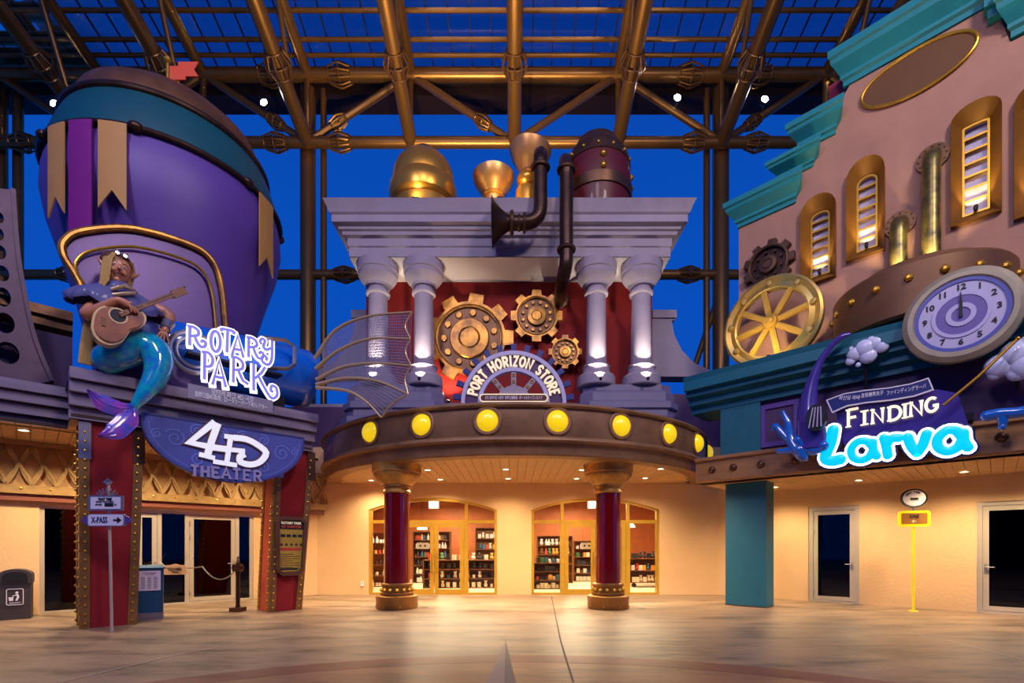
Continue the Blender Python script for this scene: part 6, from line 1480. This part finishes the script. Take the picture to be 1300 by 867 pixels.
for j, x in enumerate(NX):
    X = xpx(x)
    a, b = (X, DT, ZL), (X, DT-15, ZL+.30*15+ (0)); tb('lower_rafter', a, b, .33)
    a2, b2 = (X, DT, ZU), (X, DT-17, ZU+SLU*17); tb('upper_rafter', a2, b2, .26)
    for k in range(4):
        y0, y1 = 1.5+3.4*k, 3.2+3.4*k
        if k % 1 == 0: tb('web_brace', (X, DT-y0, ZL+.30*y0), (X, DT-y1, ZU+SLU*y1), .12, seg=10)
    for L_ in (3.0, ): cage((X, DT-L_, ZL+.3*L_), (0, -1, .3), .36)
    cage((X, DT-3.6, ZU+SLU*3.6), (0, -1, SLU), .28)
    if j+1 < len(NX):
        X2 = xpx(NX[j+1])
        if (j % 2) == 1: tb('diagonal', (X, DT, ZL), (X2, DT, ZU), .17, seg=12); e = (X, DT, ZL), (X2, DT, ZU)
        else: tb('diagonal', (X, DT, ZU), (X2, DT, ZL), .17, seg=12); e = (X2, DT, ZL), (X, DT, ZU)
        if abs(x-391) < 140 or x > 850 or x < 200:
            v0, v1 = Vector(e[0]), Vector(e[1]); cage(v0.lerp(v1, .3), v1-v0, .2, .8)
    tb('post', (X, DT, ZL), (X, DT, ZU), .15 if j % 2 else .13, seg=10)
for x in (350, 432, 880, 960): cage((xpx(x), DT, ZL), (1, 0, 0), .28, 1.0)
for x in (345, 432, 876, 962): cage((xpx(x), DT, ZU), (1, 0, 0), .33, 1.1)
for x in (75, 432, 880): cage((xpx(x), DT+.6, zpx(340)), (1, 0, 0), .26, 1.0)
cage((xpx(30), DT, ZL), (1, 0, 0), .28, 1.0)
for x, r, nm in ((391, .38, 'thick'), (411, .16, 'thin'), (924-9, .40, 'thick'), (897, .16, 'thin'), (23, .22, 'thin'), (2, .25, 'thin'), (257, .16, 'thin')):
    tb('column', (xpx(x, 24.6), 24.6, .0), (xpx(x, 24.6), 24.6, zpx(100)), r, 'truss')
tb('side_brace', (xpx(878, 24.8), 24.8, zpx(470)), (xpx(912, 24.8), 24.8, zpx(365)), .15)
# purlins under the glass
gy = [(70, 23.23), (50, 22.65), (13, 21.65), (-30, 20.6), (-80, 19.5), (-140, 18.3), (-220, 17.0)]
ZG = lambda D: ZU+.55+SLU*(DT-D)
for k, (y, D) in enumerate(gy):
    D = [23.15, 22.35, 21.0, 19.4, 17.6, 15.6, 13.4][k]
    # keep the first three exactly where they appear
    if k < 3: D = (FPX*(ZU+.35+SLU*DT-EYE))/((HOR-y)+FPX*SLU)
    tb('purlin', (-42, D, ZU+.35+SLU*(DT-D)), (42, D, ZU+.35+SLU*(DT-D)), .10, seg=10)
# glass panes
gr = T('glass_roof', 'blue tinted glass roof of small panes above the steel truss', 'roof', (0, DT, 25)); PW = .98
YB = [24.2]+[(FPX*(ZU+.55+SLU*DT-EYE))/((HOR-y)+FPX*SLU) for y in (69, 49, 12)]+[19.6, 17.6, 15.6]
gm = {}
for r in range(len(YB)-1):
    y0, y1 = YB[r]-24.0, YB[r+1]-24.0; me = _mesh('pane', MB().hexa([(.02, y0-.03, .55+ZU-25-SLU*y0), (PW-.02, y0-.03, .55+ZU-25-SLU*y0), (PW-.02, y1+.03, .55+ZU-25-SLU*y1), (.02, y1+.03, .55+ZU-25-SLU*y1),
        (.02, y0-.03, .57+ZU-25-SLU*y0), (PW-.02, y0-.03, .57+ZU-25-SLU*y0), (PW-.02, y1+.03, .57+ZU-25-SLU*y1), (.02, y1+.03, .57+ZU-25-SLU*y1)]), 'roof_glass', 0)
    W_ = 27 if r < 3 else 22
    if r < 4:
        for i in range(-26, 27):
            if abs(i*PW) > YB[r]*1.12: continue
            o = bpy.data.objects.new('pane', me); COL.objects.link(o); o.parent = gr.o; o.location = (i*PW, 0, 0)
mb = MB()
for i in range(-27, 28): mb.hexa([(i*PW-.022, .2, .5+ZU-25), (i*PW+.022, .2, .5+ZU-25), (i*PW+.022, -10, .5+ZU-25+SLU*10), (i*PW-.022, -10, .5+ZU-25+SLU*10), (i*PW-.022, .2, .6+ZU-25), (i*PW+.022, .2, .6+ZU-25), (i*PW+.022, -10, .6+ZU-25+SLU*10), (i*PW-.022, -10, .6+ZU-25+SLU*10)])
obj('glazing_bars', mb, 'truss_dark', gr, kind='stuff')
mb = MB()
for y in YB: mb.box(-27, 27, y-24-.03, y-24+.03, .5+ZU-25+SLU*(24-y), .6+ZU-25+SLU*(24-y))
obj('cross_bars', mb, 'truss_dark', gr, kind='stuff')
# floodlights hanging from the truss
for x, y, lb in ((68, 131, 'bright floodlight on the truss left of the purple tower'), (335, 130, 'bright floodlight on the truss right of the orange flag'), (860, 124, 'bright floodlight on the truss above the red barrel'), (971, 126, 'bright floodlight on the truss left of the teal gable')):
    p = PB(x, y, 23.6); th = T('truss_floodlight', lb, 'light', p, group='floodlights hanging on the truss'); obj('housing', MB().lathe([(.16, .0), (.18, .12), (.1, .3), (0, .32)], 14, axis='y'), 'black_metal', th)
    obj('lens', MB().lathe([(0, -.01), (.16, -.01)], 14, axis='y'), mat('flood_on', '#ffffff', .4, emit=30), th); obj('yoke', MB().tube([(0, .1, -.1), (0, .2, -.35)], .03), 'black_metal', th)
# buildings across the plaza behind the viewer (seen only in reflections)
struct('wall_across_plaza', MB().box(-30, 30, -24, -23, 0, 11), mat('far_wall', '#3a3038', .8))
